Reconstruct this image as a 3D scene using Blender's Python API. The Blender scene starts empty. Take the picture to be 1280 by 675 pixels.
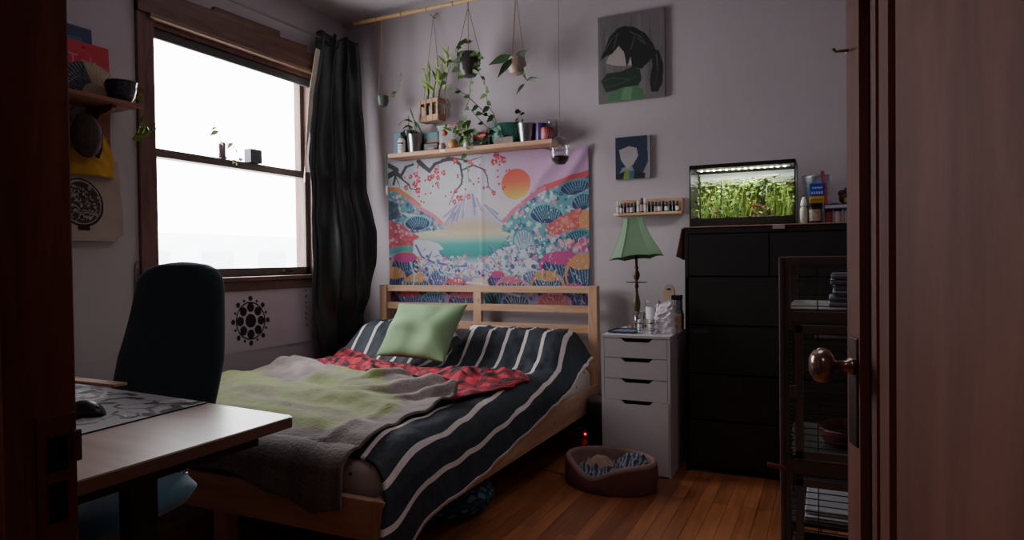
import bpy, bmesh, math, random
import numpy as np
from mathutils import Vector, Matrix, noise
random.seed(7)
PI = math.pi
C = bpy.context.scene.collection

# ------------------------------------------------------------------ utilities
def lin(c):
    return tuple(((v/255)/12.92 if v/255 <= .04045 else ((v/255+.055)/1.055)**2.4) for v in c)
def ss(x, a, b):
    t = max(0., min(1., (x-a)/(b-a))); return t*t*(3-2*t)
def lerp(a, b, t): return a+(b-a)*t
def interp(x, pts):
    if x <= pts[0][0]: return pts[0][1]
    for (a, b), (c, d) in zip(pts, pts[1:]):
        if x <= c: return b+(d-b)*(x-a)/(c-a)
    return pts[-1][1]
def nz(x, y, z=0.): return noise.noise(Vector((x, y, z)))

_m = {}
def base_mat(name):
    m = bpy.data.materials.new(name); m.use_nodes = True
    nt = m.node_tree; b = nt.nodes['Principled BSDF']
    return m, nt, b
def N(nt, t, **kw):
    n = nt.nodes.new(t)
    for k, v in kw.items(): setattr(n, k, v)
    return n
def bump(nt, b, src, strength, dist):
    bp = N(nt, 'ShaderNodeBump'); bp.inputs['Strength'].default_value = strength; bp.inputs['Distance'].default_value = dist
    nt.links.new(src, bp.inputs['Height']); nt.links.new(bp.outputs[0], b.inputs['Normal'])
def pm(name, rgb, rough=.6, metal=0., var=.12, scale=6., bs=0., bscale=120., emis=0., spec=None, sheen=0., coat=0.):
    """procedural principled material, colour varied by noise, optional bump"""
    if name in _m: return _m[name]
    m, nt, b = base_mat(name); _m[name] = m
    tc = N(nt, 'ShaderNodeTexCoord')
    n = N(nt, 'ShaderNodeTexNoise'); n.inputs['Scale'].default_value = scale; n.inputs['Detail'].default_value = 5
    nt.links.new(tc.outputs['Object'], n.inputs['Vector'])
    r = N(nt, 'ShaderNodeValToRGB'); c = lin(rgb)
    r.color_ramp.elements[0].position = .3; r.color_ramp.elements[1].position = .7
    r.color_ramp.elements[0].color = tuple(x*(1-var) for x in c)+(1,)
    r.color_ramp.elements[1].color = tuple(min(1, x*(1+var)) for x in c)+(1,)
    nt.links.new(n.outputs[0], r.inputs[0]); nt.links.new(r.outputs[0], b.inputs['Base Color'])
    b.inputs['Roughness'].default_value = rough; b.inputs['Metallic'].default_value = metal
    if spec is not None: b.inputs['Specular IOR Level'].default_value = spec
    if sheen: b.inputs['Sheen Weight'].default_value = sheen
    if coat: b.inputs['Coat Weight'].default_value = coat
    if emis:
        nt.links.new(r.outputs[0], b.inputs['Emission Color']); b.inputs['Emission Strength'].default_value = emis
    if bs:
        n2 = N(nt, 'ShaderNodeTexNoise'); n2.inputs['Scale'].default_value = bscale; n2.inputs['Detail'].default_value = 3
        nt.links.new(tc.outputs['Object'], n2.inputs['Vector']); bump(nt, b, n2.outputs[0], bs, .004)
    return m
def wood(name, c1, c2, axis='y', scale=3., stretch=12., rough=.5, knots=False, spec=.4):
    if name in _m: return _m[name]
    m, nt, b = base_mat(name); _m[name] = m
    tc = N(nt, 'ShaderNodeTexCoord'); mp = N(nt, 'ShaderNodeMapping')
    sc = [stretch]*3; sc['xyz'.index(axis)] = 1.
    mp.inputs['Scale'].default_value = sc
    nt.links.new(tc.outputs['Object'], mp.inputs[0])
    n = N(nt, 'ShaderNodeTexNoise'); n.inputs['Scale'].default_value = scale; n.inputs['Detail'].default_value = 8
    n.inputs['Distortion'].default_value = .6; n.inputs['Roughness'].default_value = .6
    nt.links.new(mp.outputs[0], n.inputs['Vector'])
    r = N(nt, 'ShaderNodeValToRGB')
    r.color_ramp.elements[0].position = .3; r.color_ramp.elements[1].position = .68
    r.color_ramp.elements[0].color = lin(c1)+(1,); r.color_ramp.elements[1].color = lin(c2)+(1,)
    nt.links.new(n.outputs[0], r.inputs[0])
    out = r.outputs[0]
    if knots:
        v = N(nt, 'ShaderNodeTexVoronoi'); v.inputs['Scale'].default_value = 5.
        mp2 = N(nt, 'ShaderNodeMapping'); s2 = [2.2]*3; s2['xyz'.index(axis)] = .8; mp2.inputs['Scale'].default_value = s2
        nt.links.new(tc.outputs['Object'], mp2.inputs[0]); nt.links.new(mp2.outputs[0], v.inputs['Vector'])
        kr = N(nt, 'ShaderNodeValToRGB'); kr.color_ramp.elements[0].position = .03; kr.color_ramp.elements[1].position = .11
        kr.color_ramp.elements[0].color = (.45, .3, .2, 1); kr.color_ramp.elements[1].color = (1, 1, 1, 1)
        nt.links.new(v.outputs['Distance'], kr.inputs[0])
        mx = N(nt, 'ShaderNodeMixRGB', blend_type='MULTIPLY'); mx.inputs[0].default_value = .8
        nt.links.new(out, mx.inputs[1]); nt.links.new(kr.outputs[0], mx.inputs[2]); out = mx.outputs[0]
    nt.links.new(out, b.inputs['Base Color'])
    b.inputs['Roughness'].default_value = rough; b.inputs['Specular IOR Level'].default_value = spec
    bump(nt, b, n.outputs[0], .15, .002)
    return m
def vcol(name, rough=.8, bs=0., bscale=300., sheen=0., coat=0.):
    if name in _m: return _m[name]
    m, nt, b = base_mat(name); _m[name] = m
    a = N(nt, 'ShaderNodeVertexColor', layer_name='Col')
    tc = N(nt, 'ShaderNodeTexCoord'); n = N(nt, 'ShaderNodeTexNoise'); n.inputs['Scale'].default_value = bscale
    nt.links.new(tc.outputs['Object'], n.inputs['Vector'])
    mx = N(nt, 'ShaderNodeMixRGB', blend_type='MULTIPLY'); mx.inputs[0].default_value = .25
    nt.links.new(a.outputs[0], mx.inputs[1]); nt.links.new(n.outputs[0], mx.inputs[2])
    nt.links.new(mx.outputs[0], b.inputs['Base Color']); b.inputs['Roughness'].default_value = rough
    if sheen: b.inputs['Sheen Weight'].default_value = sheen
    if bs: bump(nt, b, n.outputs[0], bs, .004)
    return m
def pane(name, tint=(1, 1, 1), ior=1.45, rough=0., w=1.):
    """thin clear sheet: straight-through transparency mixed with a fresnel reflection"""
    if name in _m: return _m[name]
    m = bpy.data.materials.new(name); m.use_nodes = True; _m[name] = m
    nt = m.node_tree; nt.nodes.clear()
    o = N(nt, 'ShaderNodeOutputMaterial'); t = N(nt, 'ShaderNodeBsdfTransparent'); g = N(nt, 'ShaderNodeBsdfGlossy')
    t.inputs[0].default_value = tint+(1,); g.inputs['Roughness'].default_value = rough
    f = N(nt, 'ShaderNodeLayerWeight'); f.inputs[0].default_value = .5
    pw = N(nt, 'ShaderNodeMath', operation='POWER'); pw.inputs[1].default_value = 4.; nt.links.new(f.outputs['Facing'], pw.inputs[0])
    mu = N(nt, 'ShaderNodeMath', operation='MULTIPLY_ADD', use_clamp=True); mu.inputs[1].default_value = .8*w; mu.inputs[2].default_value = .045*w
    mx = N(nt, 'ShaderNodeMixShader')
    nt.links.new(pw.outputs[0], mu.inputs[0]); nt.links.new(mu.outputs[0], mx.inputs[0])
    nt.links.new(t.outputs[0], mx.inputs[1]); nt.links.new(g.outputs[0], mx.inputs[2]); nt.links.new(mx.outputs[0], o.inputs[0])
    return m

class MB:
    def __init__(s):
        s.bm = bmesh.new(); s.uv = s.bm.loops.layers.uv.new('UVMap'); s.col = None
    def _xf(s, vs, M):
        if M is not None: bmesh.ops.transform(s.bm, matrix=M, verts=vs)
    def bx(s, x0, x1, y0, y1, z0, z1, bev=0., M=None, seg=2):
        r = bmesh.ops.create_cube(s.bm, size=1.); vs = r['verts']
        for v in vs:
            v.co = Vector((lerp(x0, x1, v.co.x+.5), lerp(y0, y1, v.co.y+.5), lerp(z0, z1, v.co.z+.5)))
        s._xf(vs, M)
        if bev:
            es = list({e for v in vs for e in v.link_edges})
            bmesh.ops.bevel(s.bm, geom=es, offset=bev, segments=seg, affect='EDGES', profile=.5)
        return s
    def lathe(s, prof, c=(0, 0, 0), seg=24, M=None, sx=1., sy=1., cap=True):
        rings = []
        for r, z in prof:
            if r < 1e-5: rings.append([s.bm.verts.new((c[0], c[1], c[2]+z))])
            else: rings.append([s.bm.verts.new((c[0]+sx*r*math.cos(2*PI*k/seg), c[1]+sy*r*math.sin(2*PI*k/seg), c[2]+z)) for k in range(seg)])
        for a, b in zip(rings, rings[1:]):
            for k in range(seg):
                k2 = (k+1) % seg
                if len(a) == 1 and len(b) == 1: continue
                if len(a) == 1: s.bm.faces.new((a[0], b[k2], b[k]))
                elif len(b) == 1: s.bm.faces.new((a[k], a[k2], b[0]))
                else: s.bm.faces.new((a[k], a[k2], b[k2], b[k]))
        if cap:
            if len(rings[0]) > 1: s.bm.faces.new(rings[0][::-1])
            if len(rings[-1]) > 1: s.bm.faces.new(rings[-1])
        s._xf([v for r in rings for v in r], M); return s
    def tube(s, pts, r, seg=6, flat=1.):
        pts = [Vector(p) for p in pts]; n = len(pts)
        rs = r if isinstance(r, (list, tuple)) else [r]*n
        rings = []; up = Vector((0, 0, 1)); prev = None
        for i, p in enumerate(pts):
            t = (pts[min(i+1, n-1)]-pts[max(i-1, 0)]).normalized()
            if prev is None:
                a = t.cross(up)
                if a.length < .05: a = t.cross(Vector((1, 0, 0)))
            else: a = prev-t*prev.dot(t)
            a.normalize(); prev = a; b = t.cross(a)
            rings.append([s.bm.verts.new(p+rs[i]*(a*math.cos(2*PI*k/seg)+b*flat*math.sin(2*PI*k/seg))) for k in range(seg)])
        for a, b in zip(rings, rings[1:]):
            for k in range(seg):
                k2 = (k+1) % seg; s.bm.faces.new((a[k], a[k2], b[k2], b[k]))
        s.bm.faces.new(rings[0][::-1]); s.bm.faces.new(rings[-1]); return s
    def prism(s, poly, axis, a0, a1, M=None):
        def P(p, a):
            return (a, p[0], p[1]) if axis == 'x' else (p[0], a, p[1]) if axis == 'y' else (p[0], p[1], a)
        A = [s.bm.verts.new(P(p, a0)) for p in poly]; B = [s.bm.verts.new(P(p, a1)) for p in poly]
        n = len(poly)
        s.bm.faces.new(A); s.bm.faces.new(B[::-1])
        for k in range(n): s.bm.faces.new((A[k], B[k], B[(k+1) % n], A[(k+1) % n]))
        s._xf(A+B, M); return s
    def grid(s, nu, nv, f, uvf=None, colf=None, closeu=False):
        if colf and s.col is None: s.col = s.bm.verts.layers.float_color.new('Col')
        V = [[s.bm.verts.new(f(i/nu, j/nv)) for i in range(nu+1)] for j in range(nv+1)]
        for j in range(nv):
            for i in range(nu):
                fc = s.bm.faces.new((V[j][i], V[j][i+1], V[j+1][i+1], V[j+1][i]))
                q = ((i, j), (i+1, j), (i+1, j+1), (i, j+1))
                for l, (a, b) in zip(fc.loops, q):
                    l[s.uv].uv = uvf(a/nu, b/nv) if uvf else (a/nu, b/nv)
        if colf:
            for j in range(nv+1):
                for i in range(nu+1):
                    V[j][i][s.col] = tuple(colf(i/nu, j/nv))+(1,)
        return s
    def ball(s, c, r, seg=16, M=None, sc=(1, 1, 1)):
        n = seg//2
        prof = [(r*math.sin(PI*k/n), -r*math.cos(PI*k/n)*sc[2]) for k in range(n+1)]
        prof[0] = (0, prof[0][1]); prof[-1] = (0, prof[-1][1])
        return s.lathe(prof, c, seg, M, sc[0], sc[1], cap=False)
    def leaf(s, p, d, L, W, droop=.3, fold=.15, face=True):
        p = Vector(p); d = Vector(d).normalized(); side = d.cross(Vector((0, 0, 1)))
        if side.length < .1: side = Vector((1, 0, 0))
        if face: side = d.cross(Vector((random.uniform(-.6, .6), -1., random.uniform(-.3, .7))))
        side.normalize(); side = (side+Vector((random.uniform(-.3, .3), random.uniform(-.3, .3), random.uniform(-.3, .3)))).normalized()
        nrm = side.cross(d); pr = None
        for k, w in enumerate((.12, .75, 1., .8, .4, .03)):
            t = k/5; c = p+d*L*t+Vector((0, 0, -droop*L*t*t))
            row = [s.bm.verts.new(c-side*W*.5*w+nrm*fold*W*w), s.bm.verts.new(c), s.bm.verts.new(c+side*W*.5*w+nrm*fold*W*w)]
            if pr:
                s.bm.faces.new((pr[0], pr[1], row[1], row[0])); s.bm.faces.new((pr[1], pr[2], row[2], row[1]))
            pr = row
        return s
    def build(s, name, mat, parent=None, smooth=False, rec=True):
        bmesh.ops.recalc_face_normals(s.bm, faces=s.bm.faces)
        me = bpy.data.meshes.new(name); M = Matrix.Identity(4); loc = None
        if parent is not None: M = chain(parent).inverted()
        else:
            co = [v.co for v in s.bm.verts]
            loc = Vector(((min(c.x for c in co)+max(c.x for c in co))/2, (min(c.y for c in co)+max(c.y for c in co))/2, min(c.z for c in co)))
            M = Matrix.Translation(-loc)
        bmesh.ops.transform(s.bm, matrix=M, verts=s.bm.verts)
        if smooth:
            for f in s.bm.faces: f.smooth = True
        s.bm.to_mesh(me); s.bm.free()
        o = bpy.data.objects.new(name, me); C.objects.link(o)
        if loc is not None: o.location = loc
        if parent is not None: o.parent = parent
        me.materials.append(mat)
        if smooth == 'auto':
            for p in me.polygons: p.use_smooth = True
            sharp_edges(me, 35)
        return o
def sharp_edges(me, deg):
    try: me.set_sharp_from_angle(angle=math.radians(deg))
    except Exception: pass
def chain(o):
    M = Matrix.Identity(4)
    while o is not None:
        M = (Matrix.Translation(o.location) @ o.rotation_euler.to_matrix().to_4x4()) @ M; o = o.parent
    return M
def thing(name, label, cat, loc=(0, 0, 0), rz=0., group=None):
    o = bpy.data.objects.new(name, None); C.objects.link(o); o.empty_display_size = .05
    o.location = loc; o.rotation_euler = (0, 0, rz); return tag(o, label, cat, group)
def tag(o, label, cat, group=None, kind=None):
    o['label'] = label; o['category'] = cat
    if group: o['group'] = group
    if kind: o['kind'] = kind
    return o
def struct(o): o['kind'] = 'structure'; return o
def dup(root, loc, label=None):
    r = root.copy(); C.objects.link(r); r.location = loc
    if label: r['label'] = label
    for ch in list(root.children):
        c = ch.copy(); C.objects.link(c); c.parent = r
    return r
def solid(o, th, off=-1.):
    m = o.modifiers.new('thick', 'SOLIDIFY'); m.thickness = th; m.offset = off; return o
def xyz(M, p): return M @ Vector(p)

# ------------------------------------------------------------------ 2-D painter -> vertex colours
class Can:
    def __init__(s, nx, ny, bg=(128, 128, 128), asp=1.):
        s.nx, s.ny, s.asp = nx, ny, asp          # asp = width / height in metres
        s.a = np.zeros((ny, nx, 3)); s.a[:] = lin(bg)
        s.U, s.V = np.meshgrid(np.linspace(0, 1, nx), np.linspace(0, 1, ny))
    def put(s, m, c, al=1.):
        c = np.array(lin(c)) if not isinstance(c, np.ndarray) else c
        m = (m*al)[..., None] if m.dtype != bool else (m.astype(float)*al)[..., None]
        s.a = s.a*(1-m)+c*m
    def ell(s, x, y, rx, ry, c, al=1., rot=0.):
        dx, dy = s.U-x, s.V-y
        if rot: dx, dy = dx*math.cos(rot)+dy*math.sin(rot), -dx*math.sin(rot)+dy*math.cos(rot)
        m = (dx/rx)**2+(dy/ry)**2 < 1; s.put(m, c, al); return m
    def pmask(s, P):
        m = np.zeros(s.U.shape, bool); n = len(P)
        for i in range(n):
            (x0, y0), (x1, y1) = P[i], P[(i+1) % n]
            if y0 == y1: continue
            c = ((y0 > s.V) != (y1 > s.V)) & (s.U < (x1-x0)*(s.V-y0)/(y1-y0)+x0); m ^= c
        return m
    def poly(s, P, c, al=1.): m = s.pmask(P); s.put(m, c, al); return m
    def stroke(s, P, w, c, al=1., w1=None):
        n = len(P)-1
        for i in range(n):
            (x0, y0), (x1, y1) = P[i], P[i+1]; ww = w if w1 is None else w+(w1-w)*i/max(1, n-1)
            ax, ay = (x1-x0)*s.asp, y1-y0; L = ax*ax+ay*ay+1e-12
            t = np.clip(((s.U-x0)*s.asp*ax+(s.V-y0)*ay)/L, 0, 1)
            d = np.hypot((s.U-x0)*s.asp-t*ax, (s.V-y0)-t*ay); s.put(d < ww, c, al)
    def dots(s, n, box, r, cols, al=1., mask=None):
        for _ in range(n):
            x, y = random.uniform(box[0], box[2]), random.uniform(box[1], box[3])
            if mask is not None:
                i, j = min(s.ny-1, max(0, int(y*(s.ny-1)))), min(s.nx-1, max(0, int(x*(s.nx-1))))
                if not mask[i, j]: continue
            rr = r*random.uniform(.6, 1.3); s.ell(x, y, rr/s.asp, rr, random.choice(cols), al)
    def col(s):
        a, nx, ny = s.a, s.nx, s.ny
        return lambda u, v: a[min(ny-1, int(round(v*(ny-1)))), min(nx-1, int(round(u*(nx-1))))]
    def noisy(s, amt, sc):
        pass

# ------------------------------------------------------------------ camera (1280 x 675 frame, f = 843 px)
YAW, PIT, ROL = math.radians(25.362), math.radians(.904), math.radians(.692)
f_ = Vector((-math.sin(YAW)*math.cos(PIT), math.cos(YAW)*math.cos(PIT), -math.sin(PIT)))
r_ = Vector((math.cos(YAW), math.sin(YAW), 0)); d_ = f_.cross(r_)
R_ = math.cos(ROL)*r_+math.sin(ROL)*d_; D_ = -math.sin(ROL)*r_+math.cos(ROL)*d_
cam = bpy.data.cameras.new('camera'); co = bpy.data.objects.new('camera', cam); C.objects.link(co)
Mc = Matrix(((R_.x, -D_.x, -f_.x), (R_.y, -D_.y, -f_.y), (R_.z, -D_.z, -f_.z))).to_4x4()
Mc.translation = Vector((0, 0, 1.085)); co.matrix_world = Mc
cam.sensor_width = 36.; cam.lens = 36.*843/1280; cam.clip_start = .02
bpy.context.scene.camera = co
cam.dof.use_dof = False

# ------------------------------------------------------------------ materials
WALL = pm('wall_paint', (181, 170, 176), .85, var=.03, scale=1.5, bs=.15, bscale=60)
CEIL = pm('ceiling_paint', (190, 184, 190), .9, var=.03, scale=2)
CAS = wood('dark_window_wood', (82, 58, 50), (122, 88, 74), 'y', 3, 10, .45)
CASZ = wood('dark_window_wood_upright', (84, 56, 54), (124, 86, 78), 'z', 3, 10, .45)
SASH = pm('brown_sash_paint', (100, 84, 76), .5, var=.15, scale=12)
DOORW = wood('door_wood', (92, 50, 40), (130, 80, 66), 'z', 1.6, 7, .62, spec=.2)
DOORD = pm('door_groove', (38, 18, 14), .5, var=.1)
JAMB = wood('jamb_wood', (88, 52, 36), (140, 86, 60), 'z', 2.5, 14, .45)
BRASS = pm('tarnished_brass', (96, 80, 74), .3, metal=1., var=.2, scale=30)
PINE = wood('pine', (178, 134, 104), (216, 176, 142), 'x', 2.2, 9, .5, knots=True)
PINEY = wood('pine_long', (178, 134, 104), (216, 176, 142), 'y', 2.2, 9, .5, knots=True)
PINEZ = wood('pine_upright', (178, 134, 104), (216, 176, 142), 'z', 2.2, 9, .5, knots=True)
SHELF = wood('shelf_pine', (176, 132, 104), (206, 164, 134), 'x', 2.5, 9, .55)
BLACK = pm('black_plastic', (16, 16, 17), .4, var=.1)
STEEL = pm('brushed_steel', (170, 172, 172), .28, metal=1., var=.08, scale=20)
TWINE = pm('jute_twine', (150, 122, 98), .9, var=.2, scale=80, bs=.3)
LEAF = pm('leaf_green', (86, 118, 62), .5, var=.35, scale=14)
LEAFD = pm('leaf_dark', (48, 78, 44), .45, var=.3, scale=14)
LEAFY = pm('leaf_yellowgreen', (128, 152, 60), .5, var=.3, scale=14)
WHITE = pm('white_plastic', (220, 218, 220), .45, var=.04)
GLASS = pane('clear_glass')
JARG = pane('jar_glass', (.93, .95, .95), w=2.2)

# ------------------------------------------------------------------ room shell
XL, YB, ZC = -3.20, 3.98, 2.82
XR = 1.35; YF = .35
def floor_mat():
    m, nt, b = base_mat('oak_floor')
    tc = N(nt, 'ShaderNodeTexCoord'); mp = N(nt, 'ShaderNodeMapping'); mp.inputs['Rotation'].default_value = (0, 0, PI/2)
    nt.links.new(tc.outputs['Object'], mp.inputs[0])
    br = N(nt, 'ShaderNodeTexBrick'); br.offset = .37; br.offset_frequency = 3
    for k, v in (('Scale', 1.), ('Mortar Size', .0012), ('Brick Width', .9), ('Row Height', .062), ('Bias', 0.), ('Mortar Smooth', .3)): br.inputs[k].default_value = v
    br.inputs['Color1'].default_value = lin((142, 86, 56))+(1,); br.inputs['Color2'].default_value = lin((180, 114, 74))+(1,)
    br.inputs['Mortar'].default_value = lin((40, 20, 12))+(1,)
    nt.links.new(mp.outputs[0], br.inputs['Vector'])
    mp2 = N(nt, 'ShaderNodeMapping'); mp2.inputs['Scale'].default_value = (14, 1, 14); nt.links.new(tc.outputs['Object'], mp2.inputs[0])
    n = N(nt, 'ShaderNodeTexNoise'); n.inputs['Scale'].default_value = 2.5; n.inputs['Detail'].default_value = 8; n.inputs['Distortion'].default_value = .8
    nt.links.new(mp2.outputs[0], n.inputs['Vector'])
    r = N(nt, 'ShaderNodeValToRGB'); r.color_ramp.elements[0].position = .3; r.color_ramp.elements[1].position = .65
    r.color_ramp.elements[0].color = (.72, .66, .6, 1); r.color_ramp.elements[1].color = (1.1, 1.05, 1., 1)
    nt.links.new(n.outputs[0], r.inputs[0])
    mx = N(nt, 'ShaderNodeMixRGB', blend_type='MULTIPLY'); mx.inputs[0].default_value = 1.
    nt.links.new(br.outputs[0], mx.inputs[1]); nt.links.new(r.outputs[0], mx.inputs[2]); nt.links.new(mx.outputs[0], b.inputs['Base Color'])
    b.inputs['Roughness'].default_value = .38; bump(nt, b, n.outputs[0], .08, .002)
    return m
struct(MB().bx(-3.4, XR+.1, -1.6, 4.1, -.05, 0).build('floor', floor_mat()))
struct(MB().bx(-3.4, XR+.1, -1.6, 4.1, ZC, ZC+.05).build('ceiling', CEIL))
# left wall with window opening  y 2.40..3.60, z 1.00..2.32
WY0, WY1, WZ0, WZ1 = 2.39, 3.60, 1.0, 2.34
w = MB(); xo = XL-.16
w.bx(xo, XL, .2, WY0, 0, ZC); w.bx(xo, XL, WY1, 4.1, 0, ZC); w.bx(xo, XL, WY0, WY1, 0, WZ0); w.bx(xo, XL, WY0, WY1, WZ1, ZC)
struct(w.build('wall_left', WALL))
struct(MB().bx(XL, XR, YB, YB+.12, 0, ZC).build('wall_back', WALL))
struct(MB().bx(XR, XR+.1, -1.6, 4.1, 0, ZC).build('wall_right', WALL))
w = MB(); DX0, DX1 = -.59, .27
w.bx(XL, DX0, YF-.13, YF, 0, ZC); w.bx(DX1, XR, YF-.13, YF, 0, ZC); w.bx(DX0, DX1, YF-.13, YF, 2.06, ZC)
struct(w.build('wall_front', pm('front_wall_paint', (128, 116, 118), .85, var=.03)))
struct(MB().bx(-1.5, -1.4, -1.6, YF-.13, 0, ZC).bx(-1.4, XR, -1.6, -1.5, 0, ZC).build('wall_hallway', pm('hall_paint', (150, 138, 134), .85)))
BB = wood('baseboard_wood', (72, 40, 28), (112, 66, 46), 'x', 3, 8, .4)
struct(MB().bx(XL+.02, XR, YB-.018, YB-.0005, 0, .16, .004).build('baseboard_back', BB))
struct(MB().bx(XL+.0005, XL+.018, YF, YB-.02, 0, .16, .004).build('baseboard_left', wood('baseboard_wood_left', (72, 40, 28), (112, 66, 46), 'y', 3, 8, .4)))
# left door jamb with stop and strike plate
j = thing('trim_1', 'dark reddish wooden door jamb on the left with an old strike plate', 'door frame', (-.57, .29, 0)); j['kind'] = 'structure'
for k in ('label', 'category'): del j[k]
MB().bx(-.592, -.57, .20, .351, 0, 2.05, .002).bx(-.57, -.556, .20, .29, 0, 2.04, .004).bx(-.74, -.632, .351, .366, 0, 2.14, .004).build('door_jamb', JAMB, j)
sp = MB().bx(-.5705, -.5685, .318, .3495, .865, .963, .0008).bx(-.5700, -.566, .345, .3525, .922, .948, .001)
sp.build('strike_plate', pm('dark_brass', (112, 84, 66), .4, metal=.8, var=.2, scale=40), j)
MB().bx(-.5684, -.5680, .326, .342, .918, .946).bx(-.5684, -.5680, .326, .341, .876, .908).build('strike_hole', pm('hole_black', (6, 5, 5), .8), j)
MB().bx(DX0+.02, DX1, YF-.13, YF+.0, 2.04, 2.06).bx(.255, .27, YF-.13, YF, 0, 2.04).bx(.262, .36, YF+.001, YF+.022, 0, 2.14, .004).bx(-.74, .36, YF+.001, YF+.022, 2.05, 2.15, .004).build('door_casing', JAMB, j)

# window -----------------------------------------------------------
win = bpy.data.objects.new('window_1', None); C.objects.link(win); win.location = (XL, 3.0, WZ0); struct(win)
MB().bx(XL-.001, XL+.022, 2.30, 2.395, .93, 2.52, .004).bx(XL-.001, XL+.022, 3.60, 3.69, .93, 2.50, .004).build('window_casing', CASZ, win)
hp = [(2.30, 2.375), (3.69, 2.375), (3.69, 2.485), (3.52, 2.49), (3.52, 2.53), (3.275, 2.52), (3.275, 2.556), (2.775, 2.545), (2.765, 2.52), (2.30, 2.51)]
MB().prism(hp, 'x', XL+.001, XL+.034).build('window_header', CAS, win)
MB().bx(XL+.001, XL+.045, 2.36, 3.66, 2.355, 2.378, .004).build('header_molding', wood('light_molding', (110, 84, 70), (140, 110, 92), 'y', 3, 8), win)
MB().bx(XL-.16, XL+.004, 2.385, 2.402, 1.0, 2.36).bx(XL-.16, XL+.004, 3.595, 3.612, 1.0, 2.36).bx(XL-.16, XL+.004, 2.38, 3.61, 2.325, 2.36).build('window_jamb', CASZ, win)
MB().bx(XL-.16, XL+.05, 2.28, 3.70, .972, 1.0, .006).build('window_sill', CAS, win)
MB().bx(XL+.001, XL+.02, 2.32, 3.67, .915, .972, .004).build('window_apron', CAS, win)
xs = XL-.06
su = MB(); su.bx(xs-.05, xs-.02, 2.402, 2.425, 1.66, 2.33).bx(xs-.05, xs-.02, 3.565, 3.60, 1.66, 2.33).bx(xs-.05, xs-.02, 2.402, 3.60, 2.305, 2.33).bx(xs-.05, xs-.02, 2.402, 3.60, 1.655, 1.70)
su.build('upper_sash', SASH, win)
sl = MB(); sl.bx(xs-.015, xs+.02, 2.402, 2.445, 1.0, 1.70, .003).bx(xs-.015, xs+.02, 3.56, 3.60, 1.0, 1.70, .003).bx(xs-.015, xs+.03, 2.402, 3.60, 1.652, 1.698, .003).bx(xs-.015, xs+.02, 2.402, 3.60, 1.0, 1.052, .003)
sl.build('lower_sash', SASH, win)
MB().bx(xs-.037, xs-.034, 2.42, 3.57, 1.69, 2.31).build('upper_pane', GLASS, win)
MB().bx(xs+.001, xs+.004, 2.44, 3.565, 1.045, 1.66).build('lower_pane', GLASS, win)
MB().bx(XL-.028, XL-.006, 2.41, 3.59, 2.27, 2.325, .01).build('blind_roll', pm('grey_blind', (70, 68, 70), .7), win)
MB().tube([(xs+.022, 3.32, 1.025), (xs+.05, 3.33, 1.03), (xs+.05, 3.40, 1.03), (xs+.022, 3.41, 1.025)], .005).build('sash_lift', pm('dark_bronze', (44, 34, 28), .4, metal=.7), win)
# cord and cleat left of the window
cl = thing('window_cord', 'thin looped pull cord hanging on the wall left of the window casing', 'cord', (XL+.005, 2.28, .95))
MB().tube([(XL+.012, 2.29, 1.10), (XL+.01, 2.272, 1.08), (XL+.01, 2.27, .97), (XL+.01, 2.268, .9), (XL+.012, 2.286, .88), (XL+.01, 2.292, .93), (XL+.01, 2.288, 1.06)], .004).build('cord', pm('grey_cord', (120, 112, 112), .8), cl)
MB().bx(XL+.0005, XL+.016, 2.268, 2.290, .93, .965, .004).build('cleat', WHITE, cl)

# outside: pale apartment block far across
ob = thing('apartment_building', 'very pale apartment block faintly seen through the lower window pane', 'building', (-16, 9, -6))
PB = pm('pale_facade', (214, 216, 220), .9, var=.02)
MB().bx(-22, -16, 1, 18, -6, 1.9).bx(-20, -16, 1, 6, 1.8, 3.0).build('facade', PB, ob)
for a in range(6):
    for b in range(2):
        MB().bx(-16.02, -15.98, 5.0+a*2.1, 6.1+a*2.1, -2.6+b*2.4, -1.0+b*2.4).build('window', pm('pale_window', (180, 186, 192), .3), ob)

# ------------------------------------------------------------------ door leaf (open, right)
door = bpy.data.objects.new('door_1', None); C.objects.link(door); struct(door)
hx, hy = .236, .345; fx, fy = .021, 1.13
ang = math.atan2(fy-hy, fx-hx); DL = math.hypot(fx-hx, fy-hy)
door.location = (fx, fy, 0); door.rotation_euler = (0, 0, ang+PI)     # local +x runs from the free edge to the hinge
MD = chain(door)
prof = [(0, 0), (.056, 0), (.060, -.012), (.082, -.014), (.086, -.006), (.104, -.006), (.108, -.016), (.124, -.016), (.128, -.002), (.166, 0), (.170, -.009), (.178, -.009), (.182, -.003), (.30, -.001), (.60, -.001)]
DEP = .04
# local y sign: the visible face looks to world -x; find it
sgn = 1. if (MD.to_3x3() @ Vector((0, 1, 0))).x < 0 else -1.
pts = [(x, sgn*y) for x, y in prof]+[(DL, -sgn*.001)]
mb = MB()
mb.prism(pts+[(DL, -sgn*DEP), (0, -sgn*DEP)], 'z', .005, 2.03, M=MD)
mb.build('door_leaf', DOORW, door)
dg = MB()
for a, b in ((.0605, .0815), (.1085, .1235)): dg.prism([(a, -sgn*.0145), (b, -sgn*.0165), (b, -sgn*.0125), (a, -sgn*.0115)], 'z', .01, 2.02, M=MD)
dg.prism([(.1705, -sgn*.0092), (.1775, -sgn*.0092), (.1775, -sgn*.0080), (.1705, -sgn*.0080)], 'z', .01, 2.02, M=MD)
dg.build('panel_groove', DOORD, door)
MB().bx(.014, .050, -.003, .003, .808, .966, .002, M=MD).build('knob_plate', BRASS, door)
K = MD @ Matrix.Translation((.034, 0, .924)) @ Matrix.Rotation(-sgn*PI/2, 4, 'X')
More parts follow.
